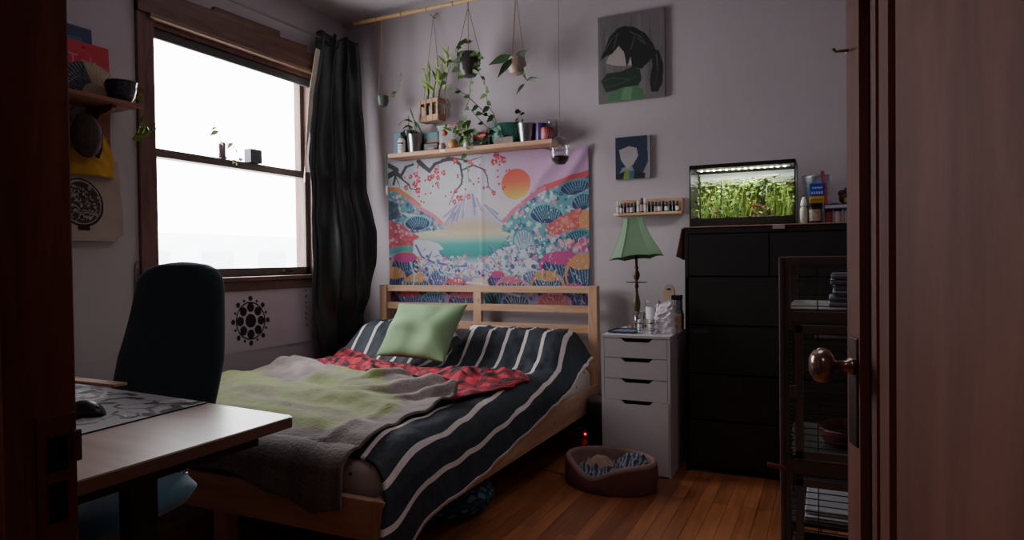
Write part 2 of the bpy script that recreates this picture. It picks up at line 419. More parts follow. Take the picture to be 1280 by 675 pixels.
kb = MB(); kb.lathe([(.013, 0), (.012, .008), (.008, .012), (.0075, .026), (.014, .03), (.022, .034), (.0255, .042), (.0255, .048), (.022, .056), (.013, .061), (0, .0625)], seg=28, M=K)
kb.build('door_knob', pm('glass_brown_knob', (158, 132, 122), .18, metal=.8, var=.2, scale=40), door, smooth=True)
H = MD @ Vector((.02, sgn*.002, 1.385)); dirn = (MD.to_3x3() @ Vector((0, sgn, 0))).normalized()
MB().tube([H, H+dirn*.012, H+dirn*.018+Vector((0, 0, -.001)), H+dirn*.022+Vector((0, 0, .004))], [.0022, .002, .0016, .0022]).build('coat_hook', STEEL, door)

# ------------------------------------------------------------------ bed
bed = thing('double_bed', 'unfinished pine double bed frame with slatted headboard against the tapestry wall', 'bed', (-2.08, 2.8, 0))
BX0, BX1 = -2.866, -1.274
for a in (BX0, BX1-.056): MB().bx(a, a+.056, 3.872, 3.928, 0, .918, .003).build('headboard_post', PINEZ, bed)
for z0, z1 in ((.873, .916), (.752, .797), (.629, .678), (.30, .46)):
    MB().bx(BX0+.056, BX1-.056, 3.885, 3.915, z0, z1, .003).build('headboard_rail', PINE, bed)
MB().bx(-2.126, -2.068, 3.884, 3.916, .46, .873, .003).build('headboard_stile', PINEZ, bed)
for x in (BX0, BX1-.024): MB().bx(x, x+.024, 1.77, 3.872, .192, .33, .003).build('side_rail', PINEY, bed)
for x in (BX0, BX1-.05): MB().bx(x, x+.05, 1.728, 1.776, 0, .325, .003).build('foot_post', PINEZ, bed)
MB().bx(BX0+.05, BX1-.05, 1.735, 1.765, .186, .32, .003).build('footboard_rail', PINE, bed)
MB().bx(-2.10, -2.05, 1.78, 3.87, .17, .22, .003).bx(-2.10, -2.05, 2.75, 2.80, 0, .17).build('center_beam', PINEY, bed)
MB().bx(-2.09, -2.03, 1.78, 1.84, 0, .17, .003).build('support_leg', PINEZ, bed)
s = MB()
for k in range(12): s.bx(BX0+.025, BX1-.025, 1.82+k*.17, 1.89+k*.17, .222, .24)
s.build('bed_slats', PINE, bed)

def sheet_mat():
    m, nt, b = base_mat('printed_sheet')
    tc = N(nt, 'ShaderNodeTexCoord'); v = N(nt, 'ShaderNodeTexVoronoi'); v.inputs['Scale'].default_value = 14.
    nd = N(nt, 'ShaderNodeTexNoise'); nd.inputs['Scale'].default_value = 60.
    nt.links.new(tc.outputs['Object'], v.inputs['Vector']); nt.links.new(tc.outputs['Object'], nd.inputs['Vector'])
    ad = N(nt, 'ShaderNodeMath', operation='MULTIPLY_ADD'); ad.inputs[1].default_value = .35
    nt.links.new(nd.outputs[0], ad.inputs[0]); nt.links.new(v.outputs['Distance'], ad.inputs[2])
    r = N(nt, 'ShaderNodeValToRGB'); r.color_ramp.elements[0].position = .26; r.color_ramp.elements[1].position = .32
    r.color_ramp.elements[0].color = lin((84, 84, 100))+(1,); r.color_ramp.elements[1].color = lin((214, 204, 200))+(1,)
    nt.links.new(ad.outputs[0], r.inputs[0]); nt.links.new(r.outputs[0], b.inputs['Base Color']); b.inputs['Roughness'].default_value = .85
    return m
mt = MB(); mt.bx(-2.84, -1.305, 1.785, 3.865, .245, .435, .055, seg=4)
o = mt.build('mattress', sheet_mat(), smooth=True); tag(o, 'white mattress in a printed fitted sheet, bare corner showing at the foot of the bed', 'mattress')

XC = -2.08; HW = .772; RC = .085
def hill(x, y):
    h = 0.
    for c, hh, w in ((-1.68, .185, .47), (-2.50, .20, .42)):
        px = 1-ss(abs(x-c), w*.55, w); py = ss(y, 3.28, 3.60)*(1-.5*ss(y, 3.74, 3.90))
        h = max(h, hh*px*py)
    return h
def top(x, y):
    z = .487+hill(x, y)
    z += (.014-.008*ss(x, -1.7, -1.4))*nz(x*2.3, y*2.0, 3)+.006*nz(x*6+y*3, y*6, 1)
    z += .003*math.sin((x*.8+y*1.9)*16+3*nz(x*2, y*2))*ss(x, -1.9, -1.35)
    z -= .055*(1-ss(y, 1.76, 1.98)); return z
def drape(s, y, off=0.):
    """s = arc distance from the bed centreline (+ towards the room); returns a point on the draped surface"""
    sg = 1 if s >= 0 else -1; a = abs(s); R = RC+off
    out = (.066+.03*ss(y, 3.2, 3.6)*(1 if sg > 0 else 0))
    if a < HW-RC: return Vector((XC+sg*a, y, top(XC+sg*a, y)+off))
    q = (a-(HW-RC))/R
    if q < PI/2:
        x = XC+sg*(HW-RC+R*math.sin(q)+out*.3*q); return Vector((x, y, top(XC+sg*min(a, HW), y)+off-R*(1-math.cos(q))))
    d = a-(HW-RC)-R*PI/2
    x = XC+sg*(HW-RC+R+out*(.47+min(1, d/.25)*.5)); wv = .006*math.sin(y*15+2*nz(y*2, d*3))*min(1, d/.1)
    return Vector((x+sg*abs(wv)*.8+sg*.006, y, top(XC+sg*HW, y)+off-R-d))
SH = .13
def duv(u, v):
    y1 = 3.85; p = None
    y = 2.75; 
    # p is the cloth coordinate, sheared a little as in the photo
    for _ in range(2):
        p = lerp(-.93+SH*(y-1.7), 1.075, u)
        y0 = 1.80-.125*ss(p, .70, 1.05)
        y = lerp(y0, y1-.06*ss(p, .8, 1.0), v)
    return p, y
def duvet_pt(u, v):
    p, y = duv(u, v)
    s = p-SH*(y-1.7)+.006*nz(p*3, y*3, 8)-.045*(1-ss(y, 1.72, 2.35))*ss(p, .2, .7)
    P = drape(s, y)
    kk = 1-.6*ss(p, .75, .95); P.z += kk*(.008*nz(p*9, y*5, 5)+.006*nz(p*20, y*9, 2))
    if p > .7 and y < 2.1: P.z -= .02*ss(p, .7, 1.05)*(1-ss(y, 1.7, 2.1))
    if y > 3.3: P.z += .011*nz(p*16, y*16, 4)+.005*nz(p*34, y*30, 4)
    return P
def duvet_mat():
    m, nt, b = base_mat('navy_striped_cotton')
    uv = N(nt, 'ShaderNodeUVMap', uv_map='UVMap'); sx = N(nt, 'ShaderNodeSeparateXYZ'); nt.links.new(uv.outputs[0], sx.inputs[0])
    tcn = N(nt, 'ShaderNodeTexNoise'); tcn.inputs['Scale'].default_value = 9.; nt.links.new(uv.outputs[0], tcn.inputs['Vector'])
    wob = N(nt, 'ShaderNodeMath', operation='MULTIPLY_ADD'); wob.inputs[1].default_value = .007; nt.links.new(tcn.outputs[0], wob.inputs[0]); nt.links.new(sx.outputs[0], wob.inputs[2])
    a = N(nt, 'ShaderNodeMath', operation='MULTIPLY_ADD'); a.inputs[1].default_value = 1/.115; a.inputs[2].default_value = -.955/.115+.1+20-.05
    nt.links.new(wob.outputs[0], a.inputs[0])
    fr = N(nt, 'ShaderNodeMath', operation='FRACT'); nt.links.new(a.outputs[0], fr.inputs[0])
    lt = N(nt, 'ShaderNodeMath', operation='LESS_THAN'); lt.inputs[1].default_value = .175; nt.links.new(fr.outputs[0], lt.inputs[0])
    mx = N(nt, 'ShaderNodeMixRGB'); mx.inputs[1].default_value = lin((38, 46, 56))+(1,); mx.inputs[2].default_value = lin((222, 212, 208))+(1,)
    nt.links.new(lt.outputs[0], mx.inputs[0]); nt.links.new(mx.outputs[0], b.inputs['Base Color']); b.inputs['Roughness'].default_value = .75
    tc = N(nt, 'ShaderNodeTexCoord'); n = N(nt, 'ShaderNodeTexNoise'); n.inputs['Scale'].default_value = 14.; n.inputs['Detail'].default_value = 5; nt.links.new(tc.outputs['Object'], n.inputs['Vector'])
    bump(nt, b, n.outputs[0], .5, .02); return m
o = MB().grid(150, 170, duvet_pt, uvf=lambda u, v: duv(u, v)).build('duvet', duvet_mat(), smooth=True)
solid(o, .012, -1.); tag(o, 'dark navy duvet with long white stripes draped over the bed and its right side', 'duvet')

# pillows under the duvet, edges showing at the headboard
def cushion(BL, BR, TR, TL, th, n=26, pinch=.06, wr=.0, seed=0):
    BL, BR, TR, TL = map(Vector, (BL, BR, TR, TL)); nrm = (BR-BL).cross(TL-BL).normalized()
    def f(sign):
        def g(u, v):
            # edges bow inwards so the corners stand out
            uu = u+(.5-u)*pinch*math.sin(PI*v); vv = v+(.5-v)*pinch*math.sin(PI*u)
            P = BL*(1-uu)*(1-vv)+BR*uu*(1-vv)+TR*uu*vv+TL*(1-uu)*vv
            h = (max(0, 1-abs(2*u-1)**2.6)*max(0, 1-abs(2*v-1)**2.6))**.55
            w_ = wr*nz(u*3+seed, v*3, seed)*h
            return P+nrm*(sign*th*.5*h+w_)
        return g
    mb = MB(); mb.grid(n, n, f(1)).grid(n, n, f(-1)); bmesh.ops.remove_doubles(mb.bm, verts=mb.bm.verts, dist=.0004); return mb
PW = pm('white_pillowcase', (216, 212, 214), .85, var=.03, bs=.3, bscale=30)
o = cushion((-2.06, 3.50, .475), (-1.36, 3.50, .475), (-1.40, 3.84, .64), (-2.12, 3.84, .665), .10, wr=.02).build('bed_pillow', PW, smooth=True)
tag(o, 'white pillow edge showing above the duvet right of the green cushion', 'pillow', 'white bed pillows')
o = cushion((-2.80, 3.50, .475), (-2.18, 3.50, .475), (-2.20, 3.84, .66), (-2.78, 3.84, .66), .10, wr=.02, seed=3).build('bed_pillow', PW, smooth=True)
tag(o, 'white pillow edge showing above the duvet left of the green cushion by the curtain', 'pillow', 'white bed pillows')
o = cushion((-2.395, 3.19, .535), (-1.895, 3.13, .53), (-1.925, 3.45, .825), (-2.405, 3.45, .825), .13, n=60, pinch=.075, wr=.045, seed=1).build('green_cushion', pm('sage_green_cotton', (130, 160, 118), .85, var=.05, bs=.6, bscale=14), smooth=True)
tag(o, 'plain sage green square cushion leaning on the striped bedding', 'cushion')

# red and black checked flannel, crumpled below the pillows
def fl_top(x): return interp(x, [(-2.90, 3.05), (-2.65, 2.95), (-2.45, 2.84), (-2.27, 2.74), (-1.95, 2.63), (-1.75, 2.64), (-1.60, 2.60), (-1.43, 2.50)])
def red_pt(u, v):
    x = lerp(-2.87, -1.355, u); x += .02*nz(v*4, u*3)*(1 if u > .9 else 0)
    ylo = min(fl_top(x)-.11, 2.58) if x > -1.60 else fl_top(x)-.11
    ylo = lerp(ylo, interp(x, [(-1.62, 2.46), (-1.47, 2.42), (-1.40, 2.50), (-1.36, 2.80)]), ss(x, -1.66, -1.58))
    yhi = interp(x, [(-2.87, 3.40), (-2.6, 3.34), (-2.3, 3.22), (-2.0, 3.12), (-1.7, 3.20), (-1.5, 3.20), (-1.355, 3.04)])+.02*nz(x*9, 1)
    y = lerp(ylo, yhi, v); P = drape(x-XC, y, .0)
    w_ = .024*abs(nz(x*7+y*4, y*9, 9))+.014*abs(nz(x*14, y*17+x*6, 4))+.008*math.sin(x*30+y*46+6*nz(x*4, y*4))
    e = min(1., 5*min(u, 1-u, v*1.5, 1-v)+.1)
    
    under = 1-ss(y, fl_top(x)-.06, fl_top(x)+.02) if x < -1.5 else 0
    P.z += .016+w_*1.5*e*(1-.8*under)-.010*under; return P
def plaid_mat():
    m, nt, b = base_mat('buffalo_check_flannel')
    uv = N(nt, 'ShaderNodeUVMap', uv_map='UVMap'); n = N(nt, 'ShaderNodeTexNoise'); n.inputs['Scale'].default_value = 5.; n.inputs['Detail'].default_value = 3
    nt.links.new(uv.outputs[0], n.inputs['Vector'])
    ad = N(nt, 'ShaderNodeVectorMath', operation='MULTIPLY_ADD'); ad.inputs[1].default_value = (.16, .16, 0); nt.links.new(n.outputs['Color'], ad.inputs[0]); nt.links.new(uv.outputs[0], ad.inputs[2])
    sx = N(nt, 'ShaderNodeSeparateXYZ'); nt.links.new(ad.outputs[0], sx.inputs[0])
    parts = []
    for k in (0, 1):
        mu = N(nt, 'ShaderNodeMath', operation='MULTIPLY'); mu.inputs[1].default_value = 10.; nt.links.new(sx.outputs[k], mu.inputs[0])
        fr = N(nt, 'ShaderNodeMath', operation='FRACT'); nt.links.new(mu.outputs[0], fr.inputs[0])
        gt = N(nt, 'ShaderNodeMath', operation='GREATER_THAN'); gt.inputs[1].default_value = .52; nt.links.new(fr.outputs[0], gt.inputs[0]); parts.append(gt)
    sm = N(nt, 'ShaderNodeMath', operation='ADD'); nt.links.new(parts[0].outputs[0], sm.inputs[0]); nt.links.new(parts[1].outputs[0], sm.inputs[1])
    dv = N(nt, 'ShaderNodeMath', operation='MULTIPLY'); dv.inputs[1].default_value = .5; nt.links.new(sm.outputs[0], dv.inputs[0])
    r = N(nt, 'ShaderNodeValToRGB'); r.color_ramp.interpolation = 'CONSTANT'
    r.color_ramp.elements[0].position = 0; r.color_ramp.elements[0].color = lin((196, 36, 58))+(1,)
    r.color_ramp.elements[1].position = .3; r.color_ramp.elements[1].color = lin((134, 24, 44))+(1,)
    e = r.color_ramp.elements.new(.8); e.color = lin((26, 24, 34))+(1,)
    nt.links.new(dv.outputs[0], r.inputs[0]); nt.links.new(r.outputs[0], b.inputs['Base Color']); b.inputs['Roughness'].default_value = .9
    return m
o = MB().grid(130, 64, red_pt, uvf=lambda u, v: (u*1.55, v*.75)).build('flannel_blanket', plaid_mat(), smooth=True)
solid(o, .008, -1.); tag(o, 'crumpled red and black checked flannel blanket lying across the bed', 'blanket')

# grey-brown and green fleece over the foot half
YF0 = 1.80; RF = .075
def fleece_pt(u, v):
    xr = -1.43
    x = lerp(-2.93, xr, u)
    hem = interp(x, [(-2.93, .34), (-2.3, .35), (-2.08, .35), (-1.9, .345), (-1.75, .30), (-1.64, .285), (-1.54, .262), (-1.43, .285)])
    L = .47-hem; tot_top = fl_top(x)+.012*nz(x*8, 3)-(YF0+RF-.06)
    arc = RF*PI/2; tot = L-RF+arc+tot_top; s = v*tot
    sx = x-XC
    e = ss(x, -1.9, -1.45)*ss(s, L+.5, L+.7)
    if u > .9: sx += .02*nz(s*5, 2)*(u-.9)*10
    if s < L-RF:
        t = s; y = YF0-RF-.012-.006*ss(L-RF-t, 0, .1)-.008*abs(math.sin(x*17+2*nz(x*3, 0)))*min(1, (L-RF-t)/.08); P = drape(sx, YF0+.02, .02)
        return Vector((P.x, y, P.z-(L-RF-t)-RF+.008))
    s -= L-RF
    if s < arc:
        q = PI/2-s/RF; P = drape(sx, YF0+.02, .02)
        return Vector((P.x, YF0-(RF+.012)*math.sin(q), P.z+.008-RF*(1-math.cos(q))))
    y = YF0+(s-arc); P = drape(sx, y+.02*(1-ss(y, 1.8, 1.9)), .02)
    z = .034*nz(x*2.0+y*1.5, y*4.2, 6)+.014*nz(x*4, y*10, 7)+.006*nz(x*12, y*14, 2)
    # folds bunched near the right end and under the check blanket
    k = ss(x, -2.15, -1.75)*ss(y, 2.25, 2.45)
    z += k*.042*max(0, math.sin((y*1.0-x*.55)*30+4*nz(x*3, y*3)))
    z += .024*ss(y, fl_top(x)-.24, fl_top(x)-.14)+.018*(1-abs(2*ss(y, fl_top(x)-.1, fl_top(x)-.0)-1))
    z += .012*math.exp(-((x+1.62-.06*math.sin(y*4))/.03)**2)*(1-ss(y, 2.1, 2.4))
    P.z += z+.01; P.y = y; return P
def fleece_col(u, v):
    p = fleece_pt(u, v); x, y = p.x, p.y
    n1 = nz(x*3, y*3, 1); n2 = nz(x*14, y*14, 5)
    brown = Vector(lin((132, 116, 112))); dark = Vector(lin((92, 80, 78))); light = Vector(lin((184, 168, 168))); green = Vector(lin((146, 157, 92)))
    c = brown.copy()
    c = c.lerp(light, ss(.2+n1*.6+n2*.2, .1, .6))
    yu = interp(x, [(-2.9, 2.62), (-2.72, 2.66), (-2.6, 2.50), (-2.36, 2.44), (-2.24, 2.70), (-1.92, 2.60), (-1.76, 2.42), (-1.62, 2.32), (-1.5, 2.12)])
    g = ss(y+n1*.04+n2*.02, interp(x, [(-2.3, 1.93), (-1.9, 1.84)]), interp(x, [(-2.3, 1.97), (-1.9, 1.90)]))*(1-ss(y+n1*.06+n2*.03, yu-.03, yu+.05))*(1-ss(x+n2*.03+n1*.06-.25*(y-2.1), -1.56, -1.48))
    g2 = 1-.45*ss(math.sin((y+.25*x)*17+3*n1), .5, .9)
    c = c.lerp(green, min(1, g*g2*(.95+.4*n2)))
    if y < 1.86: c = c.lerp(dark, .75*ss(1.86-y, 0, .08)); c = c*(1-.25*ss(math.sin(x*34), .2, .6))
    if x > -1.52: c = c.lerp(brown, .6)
    c = c*(1+.16*nz(x*40, y*40, 2)+.12*nz(x*90, y*90, 7))
    return tuple(max(0, t) for t in c)
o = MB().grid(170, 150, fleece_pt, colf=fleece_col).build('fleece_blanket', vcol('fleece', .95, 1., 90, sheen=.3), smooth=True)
solid(o, .010, -1.); tag(o, 'soft grey-brown and moss green fleece blanket hanging over the foot of the bed', 'blanket')

# round blue patterned floor cushion under the bed
def leafy_mat():
    m, nt, b = base_mat('blue_leaf_print')
    tc = N(nt, 'ShaderNodeTexCoord'); v = N(nt, 'ShaderNodeTexVoronoi', feature='DISTANCE_TO_EDGE'); v.inputs['Scale'].default_value = 24.
    nt.links.new(tc.outputs['Object'], v.inputs['Vector'])
    r = N(nt, 'ShaderNodeValToRGB'); r.color_ramp.elements[0].position = .12; r.color_ramp.elements[1].position = .22
    r.color_ramp.elements[0].color = lin((36, 62, 92))+(1,); r.color_ramp.elements[1].color = lin((118, 142, 170))+(1,)
    nt.links.new(v.outputs[0], r.inputs[0]); nt.links.new(r.outputs[0], b.inputs['Base Color']); b.inputs['Roughness'].default_value = .85; return m
fc = thing('floor_cushion', 'round blue leaf-print floor cushion pushed under the right side of the bed', 'cushion', (-1.62, 2.50, 0))
MB().lathe([(0, .002), (.17, .002), (.225, .03), (.24, .07), (.225, .105), (.17, .135), (0, .15)], (-1.56, 2.52, 0), 40).build('cushion_cover', leafy_mat(), fc, smooth=True)
MB().lathe([(.2395, .062), (.245, .07), (.2395, .078)], (-1.56, 2.52, 0), 40, cap=False).build('piping', pm('teal_piping', (28, 74, 92), .7), fc, smooth=True)

# ------------------------------------------------------------------ desk and chair (left foreground)
desk = thing('desk', 'pale laminate standing desk with black metal frame in the left foreground', 'desk', (-1.75, .85, 0))
DT = wood('desk_laminate', (176, 150, 138), (204, 180, 168), 'x', 2., 10, .32, spec=.5)
dp = [(-1.135, 1.190), (-1.122, 1.175), (-1.118, .49), (-1.135, .475), (-2.60, .475), (-2.60, 1.31)]
t = MB(); t.prism(dp, 'z', .704, .7295); es = [e for e in t.bm.edges if abs(e.verts[0].co.z-e.verts[1].co.z) < 1e-5]
bmesh.ops.bevel(t.bm, geom=es, offset=.003, segments=2, affect='EDGES'); t.build('desk_top', DT, desk)
MB().prism([(-1.134, 1.1905), (-1.1215, 1.176), (-1.1175, .49), (-1.1195, .49), (-1.1235, 1.174), (-1.135, 1.189)], 'z', .7055, .728).build('edge_band', pm('edge_brown', (120, 84, 68), .5), desk)
DM = pm('dark_steel_frame', (30, 26, 26), .45, metal=.3, var=.1)
MB().bx(-2.45, -1.17, .62, .66, .668, .704, .003).bx(-2.45, -1.17, .98, 1.02, .668, .704, .003).bx(-1.20, -1.145, .55, 1.10, .680, .704, .003).bx(-2.5, -2.44, .55, 1.10, .680, .704, .003).build('desk_frame', DM, desk)
for x in (-1.20, -2.50):
    l = MB().bx(x+.02, x+.052, .797, .855, .03, .69, .003).build('desk_leg', DM, desk)
    MB().bx(x-.005, x+.06, .48, 1.12, .0, .032, .008).build('desk_foot', DM, l)
MB().bx(-2.6, -1.87, 1.258, 1.30, .7295, .738, .002, M=Matrix.Identity(4)).build('rear_ledge', PINE, desk)
# desk mat with ink drawing pattern
cm = Can(260, 120, (176, 174, 178), 2.)
random.seed(3)
for _ in range(70):
    x, y = random.random(), random.random(); a = random.uniform(0, 6.3); L = random.uniform(.05, .22)
    P = [(x+L*t*math.cos(a+t*2.2), y+L*2*t*math.sin(a+t*2.2)) for t in (0, .25, .5, .75, 1)]
    cm.stroke(P, random.uniform(.008, .045), random.choice([(20, 20, 24), (34, 34, 40), (230, 230, 232), (90, 90, 96), (26, 26, 30)]), w1=.004)
for _ in range(40):
    x, y = random.random(), random.random(); a = random.uniform(0, 3.1); L = random.uniform(.03, .12)
    cm.stroke([(x, y), (x+L*math.cos(a), y+L*2*math.sin(a))], .004, random.choice([(15, 15, 18), (236, 236, 238)]))
mc = cm.col()
mcorn = [Vector((-2.35, .862, .7298)), Vector((-1.412, .862, .7298)), Vector((-1.430, 1.205, .7298)), Vector((-2.35, 1.268, .7298))]
def quad(c, z=0.):
    return lambda u, v: c[0]*(1-u)*(1-v)+c[1]*u*(1-v)+c[2]*u*v+c[3]*(1-u)*v+Vector((0, 0, z))
dmo = thing('desk_mat', 'black and white ink drawing desk mat on the desk top', 'desk mat', (-1.9, 1.05, .7297))
MB().prism([(c.x, c.y) for c in mcorn], 'z', .7299, .7325).build('mat_base', pm('rubber', (20, 20, 22), .8), dmo)
MB().grid(259, 119, quad(mcorn, .0032), colf=mc).build('mat_print', vcol('ink_print', .6), dmo)
mo = thing('computer_mouse', 'small black computer mouse on the patterned desk mat', 'mouse', (-1.585, .995, .733))
MB().ball((-1.585, .995, .7325), .034, 20, sc=(1.75, .98, 1.0)).build('mouse_body', BLACK, mo, smooth=True)
bmm = mo.children[0].data
for v in bmm.vertices:
    if v.co.z < 0: v.co.z = 0.0005
MB().bx(-1.553, -1.535, .992, .998, .7515, .7565, .002).build('scroll_wheel', pm('grey_rubber', (60, 60, 62), .6), mo)

# office chair: faces the desk (towards the camera), turned a little
ch = thing('office_chair', 'dark teal fabric office chair with tall rounded back pushed under the desk', 'chair', (-1.875, 1.22, 0), math.radians(12))
MCH = chain(ch)
TEAL = pm('teal_chair_fabric', (32, 54, 62), .85, var=.08, scale=30, bs=.3, bscale=400, sheen=.3)
SEATF = pm('blue_chair_fabric', (48, 92, 114), .85, var=.08, scale=30, bs=.3, bscale=400, sheen=.4)
def back_w(z): return interp(z, [(.60, .190), (.68, .194), (.78, .196), (.86, .184), (.93, .174), (1.0, .166), (1.04, .154), (1.065, .130), (1.08, .092), (1.088, .04), (1.09, .0)])
zs = [.56, .57, .59, .63, .68, .73, .78, .83, .88, .93, .97, 1.0, 1.03, 1.05, 1.065, 1.076, 1.084, 1.0885, 1.09]
def back_pt(u, v):
    k = v*(len(zs)-1); i = min(len(zs)-2, int(k)); z = lerp(zs[i], zs[i+1], k-i)
    w_ = back_w(z) if z > .6 else .205*math.sqrt(max(0, (z-.555)/.045)) if z < .6 else .205
    a = 2*PI*u; cx, sy = math.cos(a), math.sin(a)
    th = .034*min(1, w_/.10)
    x = w_*math.copysign(abs(cx)**.55, cx); yy = th*math.copysign(abs(sy)**.8, sy)
    yy += .285+.22*(z-.85)-.30*(x*x)                   # wraps slightly forward, leans back
    return xyz(MCH, (x, yy+.02*math.sin((z-.6)*6), z))
bkr = MB().grid(40, 54, back_pt); bmesh.ops.remove_doubles(bkr.bm, verts=bkr.bm.verts, dist=.0005); bkr.build('backrest', TEAL, ch, smooth=True)
def seat_pt(sign):
    def g(u, v):
        a = 2*PI*u; r = v
        x = .245*r*math.copysign(abs(math.cos(a))**.6, math.cos(a)); y = -.05+.235*r*math.copysign(abs(math.sin(a))**.6, math.sin(a))
        h = (1-r**5)**.5 if r < 1 else 0
        return xyz(MCH, (x, y, .43+sign*(.045 if sign > 0 else .05)*h-(.012*(1-r) if sign > 0 else 0)))
    return g
sb = MB().grid(48, 14, seat_pt(1)).grid(48, 14, seat_pt(-1)); bmesh.ops.remove_doubles(sb.bm, verts=sb.bm.verts, dist=.0006); sb.build('seat', SEATF, ch, smooth=True)
spn = MB()
for k in range(15): spn.lathe([(.026, 0), (.030, .004), (.026, .008)], (-1.79, 1.40, .400+k*.0135), 14)
spn.build('spine_bellows', BLACK, ch)
for sx_ in (-.031, .031):
  bead = MB()
  for k in range(15): bead.ball((-1.79+sx_, 1.385, .405+k*.0135), .0036, 8)
  bead.build('bellows_rib', pm('bright_rib', (200, 200, 204), .3, metal=.6), ch)
MB().bx(-.03, .03, .02, .26, .36, .385, .006, M=MCH).bx(-1.90, -1.77, 1.38, 1.42, .37, .395, .004).bx(-1.815, -1.765, 1.385, 1.43, .60, .62, .004).bx(-.04, .04, .235, .262, .37, .62, .006, M=MCH).build('back_bracket', BLACK, ch)
MB().lathe([(.03, .06), (.03, .25), (.022, .25), (.022, .36)], (0, -.02, 0), 18, M=MCH).build('gas_column', BLACK, ch)
MB().bx(-.09, .09, -.12, .10, .355, .385, .01, M=MCH).build('tilt_mechanism', BLACK, ch)
for k in range(5):
    a = 2*PI*k/5+.3; l = MB(); l.tube([xyz(MCH, (0, -.02, .095)), xyz(MCH, (.15*math.cos(a), -.02+.15*math.sin(a), .085)), xyz(MCH, (.29*math.cos(a), -.02+.29*math.sin(a), .062))], [.028, .022, .014], 8)
    lg = l.build('base_leg', BLACK, ch, smooth=True)
    MB().lathe([(.026, -.011), (.026, .011)], seg=16, M=Matrix.Translation(xyz(MCH, (.285*math.cos(a), -.02+.285*math.sin(a), .027))) @ Matrix.Rotation(PI/2, 4, 'X') @ Matrix.Rotation(a, 4, 'Y')).build('caster', BLACK, lg)

# ------------------------------------------------------------------ curtain and rod
rod = thing('curtain_rod', 'thin pale metal curtain rod above the window', 'curtain rod', (-3.1, 2.9, 2.585))
MB().tube([(-3.10, 1.98, 2.585), (-3.10, 3.90, 2.592)], .008, 10).build('rod_bar', pm('pale_rod', (150, 138, 134), .4, metal=.5), rod)
for y in (2.2, 3.86): MB().tube([(XL+.001, y, 2.585), (-3.10, y, 2.585)], .006, 8).build('rod_bracket', STEEL, rod)
cur = thing('curtain', 'long dark charcoal blackout curtain bunched at the right of the window', 'curtain', (-3.05, 3.7, .25))
def cur_edges(z):
    yl = interp(z, [(.15, 3.56), (.48, 3.51), (.965, 3.44), (1.75, 3.437), (2.18, 3.475), (2.45, 3.53), (2.65, 3.575)])
    xr = interp(z, [(.15, -3.02), (.60, -3.0), (.72, -2.99), (.84, -2.93), (1.06, -2.892), (1.29, -2.902), (1.57, -2.958), (2.08, -3.004), (2.65, -3.035)])
    return yl, xr
def cur_pt(u, v):
    z = lerp(.16, 2.632+.014*math.sin(u*31), v); yl, xr = cur_edges(z)
    y = lerp(yl, 3.86, u); x = lerp(-3.11, xr, u**1.1)
    amp = .028*(.45+.55*v)
    ph = u*2*PI*(2.4+1.0*v)+1.3*math.sin(z*1.4)+(1-v)*2.0*u
    x += amp*math.sin(ph)+.02*nz(u*3, z*1.2)+.06*(1-v)*nz(u*2.5, z*2.2, 4)+.010*nz(u*7, z*6, 2)
    y += .018*math.cos(ph)*math.sin(PI*u)+.01*nz(u*5, z*3, 9)
    x += .05*math.exp(-((u-.42)/.2)**2)*math.exp(-((z-1.15)/.5)**2)
    return Vector((max(x, XL+.03), min(y, 3.90), z))
CURM = pm('charcoal_blackout', (36, 42, 42), .36, var=.08, scale=8, bs=.25, bscale=12, spec=.6)
o = MB().grid(110, 130, cur_pt).build('curtain_panel', CURM, cur, smooth=True); solid(o, .003, -1.)
def lin_pt(u, v):
    z = lerp(1.60, 2.50, v); yl, _ = cur_edges(z); w_ = .085*math.sin(PI*min(1, .04+v*1.0)*.5)**1.3
    return Vector((-3.095-.012*u+.015, yl-.035+w_*u*.9-.02*(1-v), z))
o = MB().grid(8, 40, lin_pt).build('curtain_lining', pm('cream_lining', (216, 204, 188), .85), cur, smooth=True); solid(o, .002)
for k, u in enumerate((.03, .30, .55, .8)):
    p = cur_pt(u, .965); g = MB(); g.tube([(p.x+.012, p.y+.024*math.cos(a*PI/8), 2.585+.024*math.sin(a*PI/8)) for a in range(17)], .005, 6)
    g.build('grommet', pm('dark_grommet', (90, 90, 88), .3, metal=.8), cur, smooth=True)

# ------------------------------------------------------------------ scroll below the window
csn = Can(280, 120, (206, 196, 206), 2.35)
cw, chh = 1.15, .375; y0s = 2.40
def UVs(y, z): return ((y-y0s)/cw, (.935-z)/chh)
ecx, ecy, er = 3.024, .738, .112
INK = (24, 24, 28)
def disc(y, z, r, c=INK):
    u, v = UVs(y, z); csn.ell(u, v, r/cw, r*1.0/chh, c)
disc(ecy*0+ecx, ecy, er+.003); disc(ecx, ecy, er-.006, (206, 196, 206)); disc(ecx, ecy, .042)
for k in range(8): a = PI/2+k*PI/4; disc(ecx+.080*math.cos(a), ecy+.080*math.sin(a), .0275)
for k in range(8):
    a = PI/2+k*PI/4*1.0+.0; 
    if k % 1 == 0: disc(ecx+.135*math.cos(a+.0), ecy+.135*math.sin(a), .0155)
    a += PI/8; disc(ecx+.128*math.cos(a), ecy+.128*math.sin(a), .009)
random.seed(11)
for k in range(7):                                     # faint column of brush characters
    zc = .895-k*.037; yc = 3.497
    for q in range(4 if k < 2 or k == 4 else 2):
        a = random.choice([0, 0, PI/2, .6, -.6]); L = .011
        u0, v0 = UVs(yc+random.uniform(-.006, .006)-L*math.cos(a), zc+random.uniform(-.009, .009)-L*math.sin(a)); u1, v1 = UVs(yc+random.uniform(-.006, .006)+L*math.cos(a), zc+random.uniform(-.009, .009)+L*math.sin(a))
        csn.stroke([(u0, v0), (u1, v1)], .0055, (104, 98, 110))
sc_ = csn.col()
